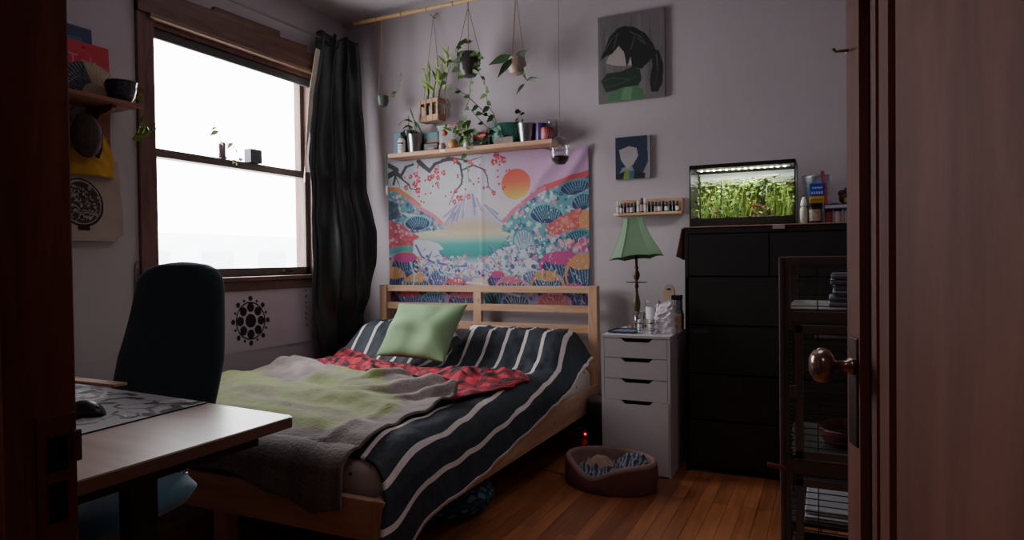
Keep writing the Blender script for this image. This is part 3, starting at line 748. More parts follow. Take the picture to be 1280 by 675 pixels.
def scr_pt(u, v):
    sag = .010*math.sin(u*PI*3.4)*(1-v)
    return Vector((XL+.006+.004*math.sin(u*9), y0s+u*cw, .925-v*chh-sag))
o = MB().grid(279, 119, scr_pt, colf=sc_).build('paper_scroll', vcol('scroll_paper', .8))
tag(o, 'white paper banner with a black ring-of-dots crest pinned below the window', 'banner')

# ------------------------------------------------------------------ tapestry (generic seascape print)
random.seed(21)
T = Can(440, 330, (206, 210, 220), 1.5)
V_, U_ = T.V, T.U
def grad(stops, mask=None):
    xs_ = [a for a, _ in stops]; cs = np.array([lin(c) for _, c in stops])
    g = np.stack([np.interp(V_, xs_, cs[:, k]) for k in range(3)], -1)
    if mask is None: T.a[:] = g
    else: T.a = np.where(mask[..., None], g, T.a)
grad([(0, (196, 204, 216)), (.25, (222, 222, 228)), (.42, (232, 226, 222)), (.47, (228, 214, 178)), (.53, (232, 222, 200)), (.575, (150, 206, 190)), (.60, (70, 186, 176)), (.68, (50, 164, 160)), (.74, (214, 220, 232)), (1, (200, 206, 226))])
pk = np.clip((U_-.42)*3.0, 0, 1)*np.clip((.42-V_)*4.5, 0, 1)
T.a = T.a*(1-pk[..., None]*.75)+np.array(lin((208, 140, 196)))*pk[..., None]*.75
# mountain
mp_ = [(.31, .46), (.37, .34), (.42, .25), (.445, .235), (.47, .28), (.52, .36), (.58, .46)]
T.poly(mp_+[(.62, .50), (.28, .50)], (206, 196, 216), .9)
for k in range(26):
    x = .36+.20*random.random(); y0 = .25+abs(x-.44)*1.2
    T.stroke([(x, y0), (x+(x-.44)*.8, y0+random.uniform(.06, .15))], .006, random.choice([(150, 146, 200), (176, 170, 210), (226, 222, 232), (130, 134, 190)]), .8)
T.ell(.45, .50, .17, .055, (214, 190, 120), .30); T.ell(.44, .47, .12, .05, (214, 190, 120), .30)
# sun
m = (((U_-.668)/.070)**2+((V_-.215)/.101)**2) < 1
grad([(.115, (228, 78, 62)), (.20, (232, 108, 74)), (.25, (226, 158, 84)), (.32, (222, 206, 96))], m)
# branches
BR_ = (66, 62, 70)
for P, w0, w1 in (([(0, .10), (.04, .075), (.07, .11), (.10, .045), (.14, .03)], .020, .008), ([(.17, .01), (.20, .05), (.23, .085), (.26, .04), (.30, .025), (.34, .0)], .017, .009),
                  ([(.0, .02), (.05, .06), (.03, .16)], .016, .01), ([(.05, .08), (.08, .13), (.115, .17), (.125, .20), (.17, .21)], .008, .003), ([(.30, .02), (.36, .015), (.395, .06), (.405, .14), (.40, .19)], .012, .007),
                  ([(.40, .19), (.36, .25), (.33, .33)], .006, .003), ([(.40, .10), (.46, .07), (.51, .10), (.53, .15), (.535, .22), (.56, .26)], .006, .003), ([(.36, .01), (.44, .04), (.50, .02)], .005, .003), ([(.04, .10), (.06, .16), (.07, .21)], .004, .002)):
    T.stroke(P, w0, BR_, w1=w1)
def blossom(x, y, r=.016):
    for k in range(5):
        a = 2*PI*k/5+random.random(); T.ell(x+r*.9*math.cos(a)/1.5, y+r*.9*math.sin(a), r*.62/1.5, r*.62, random.choice([(206, 44, 76), (226, 86, 112), (190, 36, 66)]))
    T.ell(x, y, r*.4/1.5, r*.4, (240, 196, 200)); T.ell(x, y, r*.2/1.5, r*.2, (150, 24, 50))
for p in ((.155, .10), (.17, .14), (.125, .115), (.15, .17), (.165, .215), (.23, .135), (.245, .12), (.27, .09), (.275, .135), (.305, .105), (.37, .03), (.445, .045), (.37, .235), (.385, .285), (.435, .28), (.56, .265), (.575, .015), (.59, .03), (.61, .05), (.565, .06), (.10, .19), (.27, .18), (.36, .31)):
    blossom(p[0], p[1], random.uniform(.011, .017))
for _ in range(46): x, y = random.uniform(.08, .64), random.uniform(.01, .30); T.ell(x, y, .005, .0075, random.choice([(190, 40, 66), (206, 60, 90)]))
# layered wave domes
NAVY, TEALC, ORG, MAG, PNK, CRM = (44, 42, 104), (72, 160, 172), (222, 158, 96), (206, 60, 142), (224, 132, 170), (232, 216, 200)
def dome(x, y, rx, ry, body, rim, st, nst=9, rot=0., crest=None):
    T.ell(x, y, rx, ry, rim, rot=rot); T.ell(x, y+ry*.12, rx*.86, ry*.84, body, rot=rot)
    for k in range(nst):
        t = (k+.5)/nst*2-1
        P = [(x+rx*.80*t*(1-.45*q)+rx*.10*q, y-ry*.62*math.sqrt(max(0, 1-t*t))+ry*1.1*q) for q in (0, .35, .7, 1.)]
        T.stroke(P, .0036, st, .8, w1=.002)
    if crest: T.ell(x, y-ry*.55, rx*.75, ry*.35, crest, rot=rot)
def foam(box, n, cols, r=.011, mask=None): T.dots(n, box, r, cols, .9, mask)
# left slope
lm = T.poly([(0, .20), (.04, .19), (.10, .24), (.16, .31), (.22, .38), (.29, .44), (.30, .49), (.22, .50), (.12, .52), (.10, .60), (0, .66)], (98, 168, 176))
foam((0, .2, .30, .5), 260, [(98, 176, 180), (226, 160, 190), (60, 128, 150), (200, 222, 226), (64, 88, 140)], .012, lm)
T.stroke([(0, .195), (.05, .20), (.11, .255), (.17, .32)], .016, (222, 146, 90)); T.stroke([(.12, .28), (.18, .345), (.25, .40), (.29, .45)], .013, (230, 140, 168))
dome(.16, .44, .075, .055, NAVY, (150, 190, 200), (110, 190, 206), 11); T.poly([(.06, .36), (.16, .385), (.11, .40)], (226, 226, 232), .8)
T.poly([(0, .27), (.05, .30), (.07, .40), (0, .42)], (40, 70, 98), .8)
lm2 = T.poly([(0, .42), (.06, .44), (.12, .50), (.17, .54), (.12, .60), (.06, .60), (0, .62)], (206, 84, 92)); foam((0, .42, .2, .62), 90, [(226, 110, 140), (190, 70, 90), (236, 170, 190)], .011, lm2)
# right slope
rm = T.poly([(1, .17), (.93, .17), (.86, .20), (.78, .255), (.70, .32), (.64, .40), (.61, .47), (.60, .52), (.70, .56), (.72, .72), (1, .72)], (96, 166, 176))
foam((.6, .17, 1, .74), 620, [(92, 176, 180), (228, 160, 192), (56, 122, 146), (196, 222, 226), (60, 84, 140), (214, 228, 232)], .013, rm)
T.stroke([(1, .175), (.93, .175), (.86, .21), (.78, .265)], .018, (216, 76, 84)); T.stroke([(.80, .25), (.72, .32), (.66, .38), (.61, .45)], .014, (226, 120, 158))
dome(.81, .41, .085, .07, NAVY, (120, 186, 196), (110, 200, 210), 12); dome(.94, .24, .07, .05, NAVY, (90, 150, 170), (96, 170, 190), 9); dome(.97, .34, .05, .06, NAVY, (110, 180, 190), (100, 190, 200), 7)
rm2 = T.poly([(.80, .50), (.88, .42), (.95, .38), (1, .44), (1, .52), (.90, .52), (.84, .55)], (222, 96, 92)); foam((.8, .38, 1, .56), 110, [(232, 130, 110), (206, 80, 96), (236, 160, 150)], .011, rm2)
T.ell(.985, .46, .03, .06, (226, 158, 98)); dome(.95, .56, .06, .05, NAVY, TEALC, (70, 180, 190), 8); dome(1.0, .60, .05, .05, NAVY, TEALC, (70, 180, 190), 8)
foam((.86, .58, 1., .70), 60, [(210, 70, 140), (232, 140, 176), (240, 190, 200)], .015)
# central white waves
T.poly([(.14, .56), (.22, .57), (.27, .59), (.30, .63), (.27, .64), (.30, .70), (.38, .735), (.46, .74), (.52, .70), (.58, .64), (.66, .61), (.70, .58), (.74, .66), (.74, .76), (.5, .82), (.2, .82), (.13, .7)], (222, 224, 236))
for k in range(90):
    x, y = random.uniform(.14, .74), random.uniform(.60, .80)
    if .32 < x < .5 and y < .74: continue
    L = random.uniform(.02, .06); a = random.uniform(.5, 1.4) if x > .5 else random.uniform(1.7, 2.6)
    T.stroke([(x, y), (x+L*.5*math.cos(a), y+L*math.sin(a)*.6), (x+L*.8*math.cos(a+.4), y+L*math.sin(a+.4))], .0045, random.choice([(112, 120, 196), (140, 150, 210), (86, 90, 170)]), .85, w1=.002)
T.stroke([(.15, .60), (.18, .68), (.24, .72), (.34, .745), (.44, .75)], .007, (96, 104, 180)); T.stroke([(.28, .66), (.34, .71), (.42, .735)], .005, (90, 110, 180))
T.poly([(.60, .82), (.66, .76), (.71, .70), (.76, .72), (.82, .80), (.78, .86)], (228, 230, 238)); foam((.6, .55, .8, .70), 120, [(190, 214, 222), (120, 160, 186), (84, 120, 160), (224, 232, 236)], .008)
dome(.70, .57, .05, .07, (176, 204, 214), (80, 150, 170), (70, 100, 160), 6)
# lower belt of domes
T.poly([(0, .66), (.1, .64), (.2, .78), (.5, .82), (.8, .80), (.9, .66), (1, .66), (1, 1), (0, 1)], (150, 160, 206))
foam((0, .68, 1, 1), 420, [(66, 64, 136), (120, 160, 196), (224, 214, 226), (222, 130, 170), (80, 150, 176), (232, 180, 140), (56, 52, 118)], .014)
for a in [(.09, .74, .085, .10, NAVY, (200, 150, 100), (110, 190, 210), 8, 0, MAG), (.03, .86, .07, .11, NAVY, ORG, (80, 150, 190), 7, 0, ORG), (.88, .76, .11, .11, NAVY, MAG, (110, 196, 214), 10, -.1, MAG), (.97, .80, .08, .13, NAVY, ORG, (110, 190, 210), 8, 0, ORG),
          (.155, .88, .07, .085, NAVY, ORG, (110, 196, 214), 9, 0, (222, 160, 100)), (.27, .84, .06, .06, (70, 66, 140), (96, 150, 190), (170, 190, 220), 7, 0, None), (.36, .89, .07, .07, NAVY, PNK, (110, 190, 214), 9, 0, (220, 96, 96)),
          (.50, .88, .07, .06, (230, 190, 150), PNK, (232, 150, 180), 7, 0, CRM), (.57, .84, .05, .06, NAVY, ORG, (150, 120, 190), 6, 0, MAG), (.64, .88, .075, .06, NAVY, PNK, (170, 190, 220), 9, 0, (224, 110, 130)),
          (.74, .82, .05, .05, (90, 100, 160), (200, 214, 226), (200, 210, 226), 6, 0, None), (.81, .87, .08, .09, NAVY, ORG, (120, 196, 214), 10, 0, (214, 160, 104)), (.93, .92, .06, .06, NAVY, MAG, (110, 190, 214), 8, 0, None),
          (.11, .98, .08, .06, (60, 56, 130), (220, 96, 100), (150, 170, 210), 8, 0, (214, 90, 96)), (.24, .98, .07, .05, (60, 90, 150), (110, 180, 190), (170, 200, 220), 8, 0, None), (.40, .98, .09, .06, NAVY, PNK, (150, 160, 210), 10, 0, (222, 120, 140)), (.56, .97, .06, .05, (50, 120, 150), TEALC, (190, 220, 226), 6, 0, None), (.66, .98, .07, .05, NAVY, (150, 170, 210), (200, 210, 226), 8, 0, None), (.84, .98, .08, .06, (214, 100, 100), PNK, (236, 160, 150), 8, 0, None), (.97, .99, .05, .05, NAVY, (96, 90, 160), (110, 120, 190), 7, 0, None)]:
    dome(*a)
T.stroke([(.42, .86), (.50, .87), (.58, .91), (.68, .95)], .007, (236, 232, 240)); T.stroke([(.12, .72), (.14, .82), (.13, .92)], .007, (200, 210, 230))
foam((.14, .68, .8, .86), 160, [(226, 228, 238), (216, 220, 234), (190, 206, 226)], .007)
foam((.62, .30, 1, .99), 160, [(226, 222, 232), (200, 210, 226)], .004)
for _ in range(240):
    x, y = random.random(), random.uniform(.74, .99); a = random.uniform(.6, 2.4); L = random.uniform(.01, .035)
    T.stroke([(x, y), (x+L*math.cos(a)*.7, y+L*math.sin(a))], .0028, random.choice([(226, 222, 234), (70, 66, 140), (120, 170, 200)]), .8)
T.a = (T.a*.90+np.array(lin((150, 146, 160)))*.10)*.86
tcol = T.col()
def tap_pt(u, v):
    x = -2.845+1.495*u; zt = 1.785-.028*math.sin(PI*max(0, (u-.80)/.20))*(u > .80)+0*.01
    z = lerp(zt, .795, v)
    y = YB-.013-.006*nz(x*3, z*1.2)-.004*math.sin(x*9+z*1.5)*(1-v*.5)
    d = (u-.98)+(v)*.55                                    # creases fanning from the top right pin
    y -= .010*math.exp(-((d-.02)/.035)**2)*(1-ss(v, .1, .55))+.008*math.exp(-((d+.09)/.03)**2)*(1-ss(v, .1, .6))+.006*math.exp(-((u-.5)/.012)**2)*.5
    return Vector((x, y, z))
tp = MB().grid(439, 329, tap_pt, colf=tcol).build('wall_tapestry', vcol('printed_polyester', .75, coat=0), smooth=True)
tag(tp, 'colourful tapestry of sun, mountain, blossom and waves on the back wall', 'tapestry')

# ------------------------------------------------------------------ pine shelf above it and what stands on it
sh = thing('wall_shelf', 'long pine shelf mounted over the tapestry and crowded with pots', 'shelf', (-2.15, 3.905, 1.79))
MB().bx(-2.762, -1.535, 3.828, 3.979, 1.790, 1.8175, .002).build('shelf_board', SHELF, sh)
MB().bx(-2.33, -2.29, 3.826, 3.8285, 1.798, 1.812).build('white_tag', WHITE, sh)
ZS = 1.8177
def pot(name, label, cat, x, y, z, prof, mat, seg=28, grp=None, soil=None):
    t = thing(name, label, cat, (x, y, z), 0, grp)
    MB().lathe(prof, (x, y, z), seg).build('pot_body' if 'pot' in name or 'planter' in name else 'body', mat, t, smooth='auto')
    if soil: MB().lathe([(0, 0), (soil[0], 0), (soil[0], .004), (0, .006)], (x, y, z+soil[1]), 18).build('soil', pm('potting_soil', (40, 30, 24), .95, var=.4, scale=80), t)
    return t
def stems(parent, paths, mat, r=.0018, leaves=None, name='stem', leafname='foliage'):
    m = MB()
    for P in paths: m.tube(P, r, 5)
    m.build(name, pm('stem_green', (92, 100, 62), .6, var=.2), parent)
    lf = MB()
    for P in paths:
        P = [Vector(p) for p in P]
        n, L, W = leaves
        for k in range(n):
            t = (k+.6)/n*(len(P)-1); i = min(len(P)-2, int(t)); q = P[i].lerp(P[i+1], t-i)
            d = Vector((random.choice([-1, 1])*random.uniform(.5, 1), random.uniform(-.9, .05), random.uniform(-.5, .5)))
            s = random.uniform(.8, 1.45); lf.leaf(q, d, L*s, W*s*1.25, .35)
    lf.build(leafname, mat, parent, smooth=True)

o = MB().bx(-2.748, -2.688, 3.90, 3.96, ZS, 1.975, .004).build('storage_box', pm('pale_blue_card', (112, 136, 158), .6)); tag(o, 'pale blue box at the far left end of the pine shelf', 'box')
t = thing('supplement_bottle', 'white bottle with small dark lettering at the left end of the shelf', 'bottle', (-2.655, 3.862, ZS))
MB().lathe([(.024, 0), (.026, .003), (.026, .088), (.019, .097), (.019, .102)], (-2.655, 3.862, ZS), 20).build('bottle_body', WHITE, t, smooth='auto')
MB().lathe([(.0195, .102), (.0195, .118), (.015, .121)], (-2.655, 3.862, ZS), 20).build('cap', pm('bottle_grey', (90, 92, 96), .5), t)
MB().grid(10, 3, lambda u, v: Vector((-2.655+.0264*math.sin((u-.5)*1.7+.2), 3.862-.0264*math.cos((u-.5)*1.7+.2), ZS+.062+.010*v))).grid(10, 2, lambda u, v: Vector((-2.655+.0264*math.sin((u-.5)*1.3+.2), 3.862-.0264*math.cos((u-.5)*1.3+.2), ZS+.044+.005*v))).grid(10, 2, lambda u, v: Vector((-2.655+.0264*math.sin((u-.5)*1.0+.2), 3.862-.0264*math.cos((u-.5)*1.0+.2), ZS+.026+.005*v))).build('label_print', pm('label_dark', (70, 74, 80), .7), t)
t = thing('candle_jar', 'dark wide jar behind the white bottle holding an incense stick', 'jar', (-2.63, 3.93, ZS))
MB().lathe([(.044, 0), (.047, .004), (.047, .135), (.05, .14), (.05, .158), (.045, .162)], (-2.63, 3.93, ZS), 28).build('jar_body', pm('dark_green_glass', (30, 40, 38), .3), t, smooth='auto')
MB().tube([(-2.632, 3.92, ZS+.15), (-2.63, 3.915, ZS+.265)], .0028).build('incense_stick', pm('incense', (110, 60, 54), .8), t)
def bucket(r0, r1, h): return [(r0, 0), (r1, h), (r1+.002, h), (r1+.002, h+.004), (r1-.003, h+.004), (r0-.004, h*.85), (0, h*.85)]
t = pot('metal_pot', 'brushed steel pot with drooping long green leaves near the shelf left end', 'plant pot', -2.557, 3.885, ZS, bucket(.048, .060, .118), STEEL, soil=(.055, .102))
for _ in range(1):
    lf = MB()
    for a, L, dr in ((-.2, .20, .9), (.25, .17, 1.1), (-.5, .15, 1.2), (.1, .22, .3), (.5, .14, 1.3), (-.05, .12, 1.5)):
        lf.leaf((-2.55+a*.04, 3.86, ZS+.11+L*.45), (a, -.3, .35), L*.75, .030, dr, .2)
    lf.build('foliage', LEAFD, t, smooth=True)
    MB().tube([(-2.556, 3.885, ZS+.1), (-2.55, 3.87, ZS+.22)], .003).tube([(-2.55, 3.885, ZS+.1), (-2.545, 3.86, ZS+.19)], .003).tube([(-2.56, 3.885, ZS+.1), (-2.575, 3.865, ZS+.17)], .003).build('stem', pm('stem_green', (92, 100, 62)), t)
t = thing('cardboard_box', 'small brown box with a teal lid lying on dark box mid shelf', 'box', (-2.43, 3.925, ZS+.058))
MB().bx(-2.482, -2.385, 3.90, 3.955, ZS+.060, ZS+.135, .003).build('box_body', pm('taupe_card', (120, 104, 104), .7), t); MB().bx(-2.478, -2.389, 3.898, 3.9005, ZS+.090, ZS+.130).build('teal_panel', pm('teal_card', (70, 116, 124), .6), t)
o = MB().bx(-2.490, -2.375, 3.88, 3.965, ZS, ZS+.058, .006).build('black_case', BLACK); tag(o, 'low black case lying on the shelf beneath the teal box', 'case')
r = MB(); r.ball((-2.41, 3.855, ZS+.013), .013, 14, sc=(2.6, 1.0, 1.0)); 
o = r.build('pebble', pm('river_stone', (150, 128, 116), .8, var=.25, scale=40), smooth=True); tag(o, 'small tan stone at the shelf edge in front of the black case', 'stone')
t = thing('plastic_tub', 'cloudy clear plastic tub standing upright on the shelf', 'tub', (-2.325, 3.935, ZS))
MB().prism([(-2.378, ZS), (-2.275, ZS), (-2.262, ZS+.165), (-2.392, ZS+.165)], 'y', 3.905, 3.965).build('tub_body', pane('cloudy_plastic', (.70, .72, .76), rough=.25, w=3.), t)
MB().bx(-2.398, -2.256, 3.900, 3.970, ZS+.160, ZS+.172, .004).build('tub_rim', pm('cloudy_rim', (150, 152, 160), .4), t)
# flower ornament
t = thing('flower_ornament', 'colourful artificial flower arrangement with red bloom and orange base', 'ornament', (-2.27, 3.865, ZS))
mb = MB(); mb.lathe([(.026, 0), (.034, .015), (.034, .04), (.022, .058), (.014, .064)], (-2.252, 3.868, ZS), 20).build('orange_base', pm('amber_glaze', (182, 128, 74), .5, var=.5, scale=30), t, smooth=True)
mb = MB()
for k in range(9):
    a = k*.7; mb.leaf((-2.30, 3.855, ZS+.105), (math.cos(a), -.4, math.sin(a)), .022, .02, .1)
mb.ball((-2.30, 3.85, ZS+.105), .016, 12).build('red_bloom', pm('bloom_red', (190, 34, 40), .6, var=.3, scale=60), t, smooth=True)
mb = MB(); random.seed(5)
for k in range(16): mb.leaf((-2.225+random.uniform(-.025, .03), 3.86, ZS+.09+random.uniform(0, .07)), (random.uniform(-1, 1), -.6, random.uniform(-.2, 1)), .03, .018, .2)
mb.build('pink_petals', pm('petal_pink', (222, 150, 150), .6, var=.25, scale=40), t, smooth=True)
mb = MB()
for k in range(16): mb.leaf((-2.27+random.uniform(-.03, .03), 3.85, ZS+.07+random.uniform(0, .08)), (random.uniform(-1, 1), -.6, random.uniform(-.2, 1)), .034, .014, .3)
mb.build('leaves', LEAFY, t, smooth=True)
t = thing('jam_jar', 'squat glass jar with reddish filling in front of the flower ornament', 'jar', (-2.275, 3.838+.01, ZS))
MB().lathe([(.020, 0), (.024, .004), (.024, .03), (.019, .036), (.019, .042)], (-2.325, 3.852, ZS), 18).build('jar_glass', pm('pinkish_glass', (170, 130, 126), .2), t, smooth='auto')
# white vase with trailing plant
t = pot('vase', 'small white vase with bushy green plant trailing over the shelf edge', 'plant', -2.15, 3.868, ZS, [(.022, 0), (.024, .06), (.027, .068), (.022, .068), (.018, .05), (0, .05)], WHITE)
random.seed(9)
stems(t, [[(-2.15, 3.868, ZS+.05), (-2.13, 3.85, ZS+.12), (-2.10, 3.84, ZS+.16)], [(-2.15, 3.868, ZS+.05), (-2.16, 3.85, ZS+.14), (-2.15, 3.84, ZS+.20)], [(-2.15, 3.868, ZS+.05), (-2.19, 3.85, ZS+.11), (-2.21, 3.84, ZS+.13)], [(-2.15, 3.868, ZS+.05), (-2.11, 3.85, ZS+.09), (-2.08, 3.84, ZS+.10)]], LEAF, leaves=(9, .042, .026))
stems(t, [[(-2.14, 3.86, ZS+.06), (-2.125, 3.815, ZS+.04), (-2.12, 3.812, ZS-.05), (-2.115, 3.808, ZS-.14), (-2.105, 3.81, ZS-.24)]], LEAF, r=.0012, leaves=(7, .036, .022), name='trailing_stem', leafname='trailing_leaves')
t = thing('tea_box', 'small box with red upper half and black lower half on the shelf', 'box', (-2.055, 3.89, ZS))
MB().bx(-2.104, -2.008, 3.87, 3.92, ZS, ZS+.052, .002).build('black_half', pm('black_card', (26, 24, 24), .6), t); MB().bx(-2.104, -2.008, 3.87, 3.92, ZS+.052, ZS+.093, .002).build('red_half', pm('red_card', (170, 34, 44), .6), t)
mb = MB()
for k in range(7): mb.bx(-2.096+k*.012, -2.088+k*.012, 3.8685, 3.8698, ZS+.064, ZS+.064+(.016 if k % 3 else .011))
mb.build('box_lettering', pm('pale_ink', (220, 170, 170), .7), t)
MB().ball((-2.04, 3.8699, ZS+.025), .012, 12, sc=(1.6, .08, .8)).build('yellow_print', pm('yellow_print', (200, 170, 60), .6), t)
t = thing('book_stack', 'low stack of grey patterned paper packets behind the red box', 'packet', (-1.995, 3.945, ZS)); MB().bx(-2.006, -1.99, 3.88, 3.96, ZS, ZS+.11, .002).build('packet', pm('grey_print', (130, 120, 122), .7, var=.4, scale=60), t)
t = thing('green_planter', 'wide teal green oval planter on the shelf', 'planter', (-1.885, 3.91, ZS))
MB().lathe([(.060, 0), (.074, .004), (.084, .035), (.084, .13), (.080, .135), (.078, .12), (0, .115)], (-1.885, 3.905, ZS), 30, sx=1.13, sy=.68).build('planter_body', pm('teal_ceramic', (34, 108, 92), .4), t, smooth='auto')
t = thing('driftwood_tray', 'flat grey-brown bark tray in front of the green planter', 'tray', (-1.87, 3.84, ZS)); MB().bx(-1.935, -1.800, 3.833, 3.846, ZS, ZS+.040, .004).build('bark', pm('grey_bark', (134, 122, 114), .8, var=.4, scale=25, bs=.8, bscale=50), t)
t = pot('metal_pot', 'shiny steel pot right of the green planter on the shelf', 'plant pot', -1.728, 3.885, ZS, bucket(.044, .060, .112), STEEL, soil=(.055, .098)); 
random.seed(4); stems(t, [[(-1.745, 3.885, ZS+.1), (-1.76, 3.87, ZS+.17), (-1.775, 3.87, ZS+.215)], [(-1.76, 3.885, ZS+.1), (-1.78, 3.87, ZS+.15), (-1.755, 3.87, ZS+.205)]], LEAFD, r=.0014, leaves=(5, .030, .016))
t = thing('purple_mug', 'deep purple mug near the right end of the shelf', 'mug', (-1.635, 3.90, ZS)); MB().lathe([(.034, 0), (.040, .006), (.041, .11), (.038, .11), (.036, .01), (0, .01)], (-1.635, 3.90, ZS), 26).build('mug_body', pm('purple_glaze', (66, 44, 110), .3), t, smooth='auto')
MB().tube([(-1.60, 3.885, ZS+.09), (-1.578, 3.875, ZS+.08), (-1.575, 3.873, ZS+.05), (-1.60, 3.885, ZS+.03)], .005).build('handle', pm('purple_glaze', (66, 44, 110)), t)
t = thing('glass_bowl', 'small clear glass bowl on the back right of the shelf', 'bowl', (-1.575, 3.945, ZS)); MB().lathe([(.02, 0), (.032, .03), (.032, .12), (.036, .135), (.034, .135), (.030, .12), (.029, .03), (.018, .006), (0, .006)], (-1.577, 3.94, ZS), 22, cap=False).build('bowl_glass', JARG, t, smooth=True)
t = thing('red_tin', 'squat red and white patterned tin on the right end of the shelf', 'tin', (-1.56, 3.87, ZS))
cn = Can(120, 30, (164, 48, 52), 4.)
for k in range(18): cn.stroke([(k/18, .1), (k/18+.03, .9), (k/18+.06, .2)], .035, (206, 140, 140))
cc = cn.col(); MB().grid(119, 29, lambda u, v: Vector((-1.583+.040*math.cos(2*PI*u), 3.873+.040*math.sin(2*PI*u), ZS+.066*(1-v))), colf=cc).build('tin_side', vcol('tin_print', .4), t, smooth=True)
MB().lathe([(0, .066), (.041, .066), (.041, .074), (0, .075)], (-1.583, 3.873, ZS), 24).build('lid', pm('tin_red', (150, 40, 44), .4), t, smooth='auto')
t = thing('hanging_tassel', 'green cord with a white tassel hanging from the left end of the shelf', 'cord', (-2.752, 3.822, 1.56))
MB().tube([(-2.75, 3.84, ZS+.002), (-2.752, 3.824, ZS), (-2.754, 3.822, 1.70), (-2.752, 3.822, 1.60)], .004).build('cord', pm('green_cord', (34, 120, 84), .7), t)
MB().tube([(-2.752, 3.822, 1.60), (-2.753, 3.822, 1.565), (-2.751, 3.822, 1.54)], [.006, .009, .005]).build('tassel', pm('white_tassel', (206, 206, 200), .8), t)

# ------------------------------------------------------------------ ceiling pole and hanging plants
t = thing('bamboo_pole', 'thin bamboo pole hung level just below the ceiling at the back wall', 'pole', (-2.0, 3.80, 2.74))
MB().tube([(-3.09, 3.80, 2.735), (-1.9, 3.80, 2.742), (-.9, 3.80, 2.748)], .0125, 12).build('pole', pm('bamboo', (186, 150, 104), .5, var=.15, scale=12), t, smooth=True)
for k in range(11): x = -3.0+k*.2; MB().lathe([(.0125, -.005), (.0145, 0), (.0125, .005)], M=Matrix.Translation((x, 3.80, 2.7355+.0055*(x+3.09))) @ Matrix.Rotation(PI/2, 4, 'Y'), seg=12, cap=False).build('bamboo_node', pm('bamboo_dark', (140, 104, 66), .6), t)
MB().tube([(-2.9, 3.80, 2.75), (-2.9, 3.80, 2.82)], .003).tube([(-1.5, 3.80, 2.75), (-1.5, 3.80, 2.82)], .003).build('hanging_wire', TWINE, t)
def hang(t, x, y, ztop, rim, zr, n=3, r=.0022, knot=.05):
    m = MB()
    m.tube([(x, y, ztop), (x, y, ztop-knot)], r*1.6)
    for k in range(n):
        a = 2*PI*k/n+.5; m.tube([(x, y, ztop-knot), (x+rim*math.cos(a), y+rim*math.sin(a), zr)], r, 5)
    m.tube([(x+.016*math.cos(q), y+.016*math.sin(q)*.4, ztop+.012*math.sin(q)+.002) for q in [i*PI/5 for i in range(11)]], r*1.4, 5)
    m.build('twine', TWINE, t)
# 1 small grey pot
x, y = -2.763, 3.80
t = thing('hanging_pot', 'small grey hanging pot nearest the curtain with one thin vine', 'hanging plant', (x, y, 2.13), 0, 'hanging plants')
MB().lathe([(.012, 0), (.030, .008), (.041, .035), (.042, .072), (.038, .074), (.036, .05), (0, .05)], (x, y, 2.135), 24).build('pot_body', pm('grey_ceramic', (82, 86, 84), .35), t, smooth='auto')
m = MB()
for s_ in (-1, 1): m.tube([(x, y, 2.735), (x+.004*s_, y, 2.60), (x+.012*s_, y, 2.42), (x+.038*s_, y, 2.205)], .0022, 5)
m.tube([(x-.01, y, 2.735), (x, y-.02, 2.755), (x+.01, y, 2.735), (x+.012, y, 2.69)], .004); m.build('twine', TWINE, t)
random.seed(2); stems(t, [[(x+.02, y, 2.195), (x+.06, y-.01, 2.19), (x+.10, y-.01, 2.20), (x+.13, y, 2.23), (x+.14, y, 2.30), (x+.155, y, 2.35)]], LEAF, r=.0013, leaves=(7, .034, .018))
# 2 wooden crate with lucky bamboo
x, y, z = -2.425, 3.895, 2.052
t = thing('wooden_crate_planter', 'small wooden crate hung on string with test tubes of bamboo stalks', 'hanging plant', (x, y, z-.03), math.radians(-12), 'hanging plants')
MT_ = chain(t) @ Matrix.Translation((0, 0, .0))
CW = wood('crate_wood', (134, 100, 76), (190, 154, 122), 'x', 4, 8, .7)
m = MB()
for yy in (-.035, .035):
    m.bx(-.082, .082, yy-.004, yy+.004, 0, .035, .001, M=MT_).bx(-.082, .082, yy-.004, yy+.004, .115, .138, .001, M=MT_)
    for xx in (-.080, -.028, .028, .080): m.bx(xx-.008, xx+.008, yy-.007, yy+.003, 0, .138, .001, M=MT_)
for xx in (-.085, .085): m.bx(xx-.004, xx+.004, -.038, .038, 0, .035, M=MT_).bx(xx-.004, xx+.004, -.038, .038, .105, .138, M=MT_)
m.bx(-.085, .085, -.038, .038, -.006, .002, M=MT_).bx(-.085, .085, -.038, .038, .136, .142, M=MT_)
m.build('crate', CW, t)
m = MB()
for xx in (-.05, 0, .05): m.lathe([(.012, .01), (.013, .14), (.013, .155)], (0, 0, 0), 14, M=MT_ @ Matrix.Translation((xx, 0, 0)))
m.build('glass_tube', pane('tube_glass', (.8, .86, .84), w=2.), t, smooth=True)
m = MB()
for xx, hh, lean in ((-.05, .36, .03), (0, .40, .05), (.05, .46, .09)):
    b0 = xyz(MT_, (xx, 0, .02)); m.tube([b0, b0+Vector((lean*.1, 0, .16)), b0+Vector((lean*.6, 0, hh*.6)), b0+Vector((lean, 0, hh))], [.005, .0045, .003, .001], 7)
    m.tube([xyz(MT_, (xx+.012, 0, .12)), xyz(MT_, (xx+.014, 0, .20))], .005, 7)
m.build('bamboo_stalk', pm('bamboo_stalk_green', (84, 92, 48), .5), t)
lf = MB(); random.seed(12)
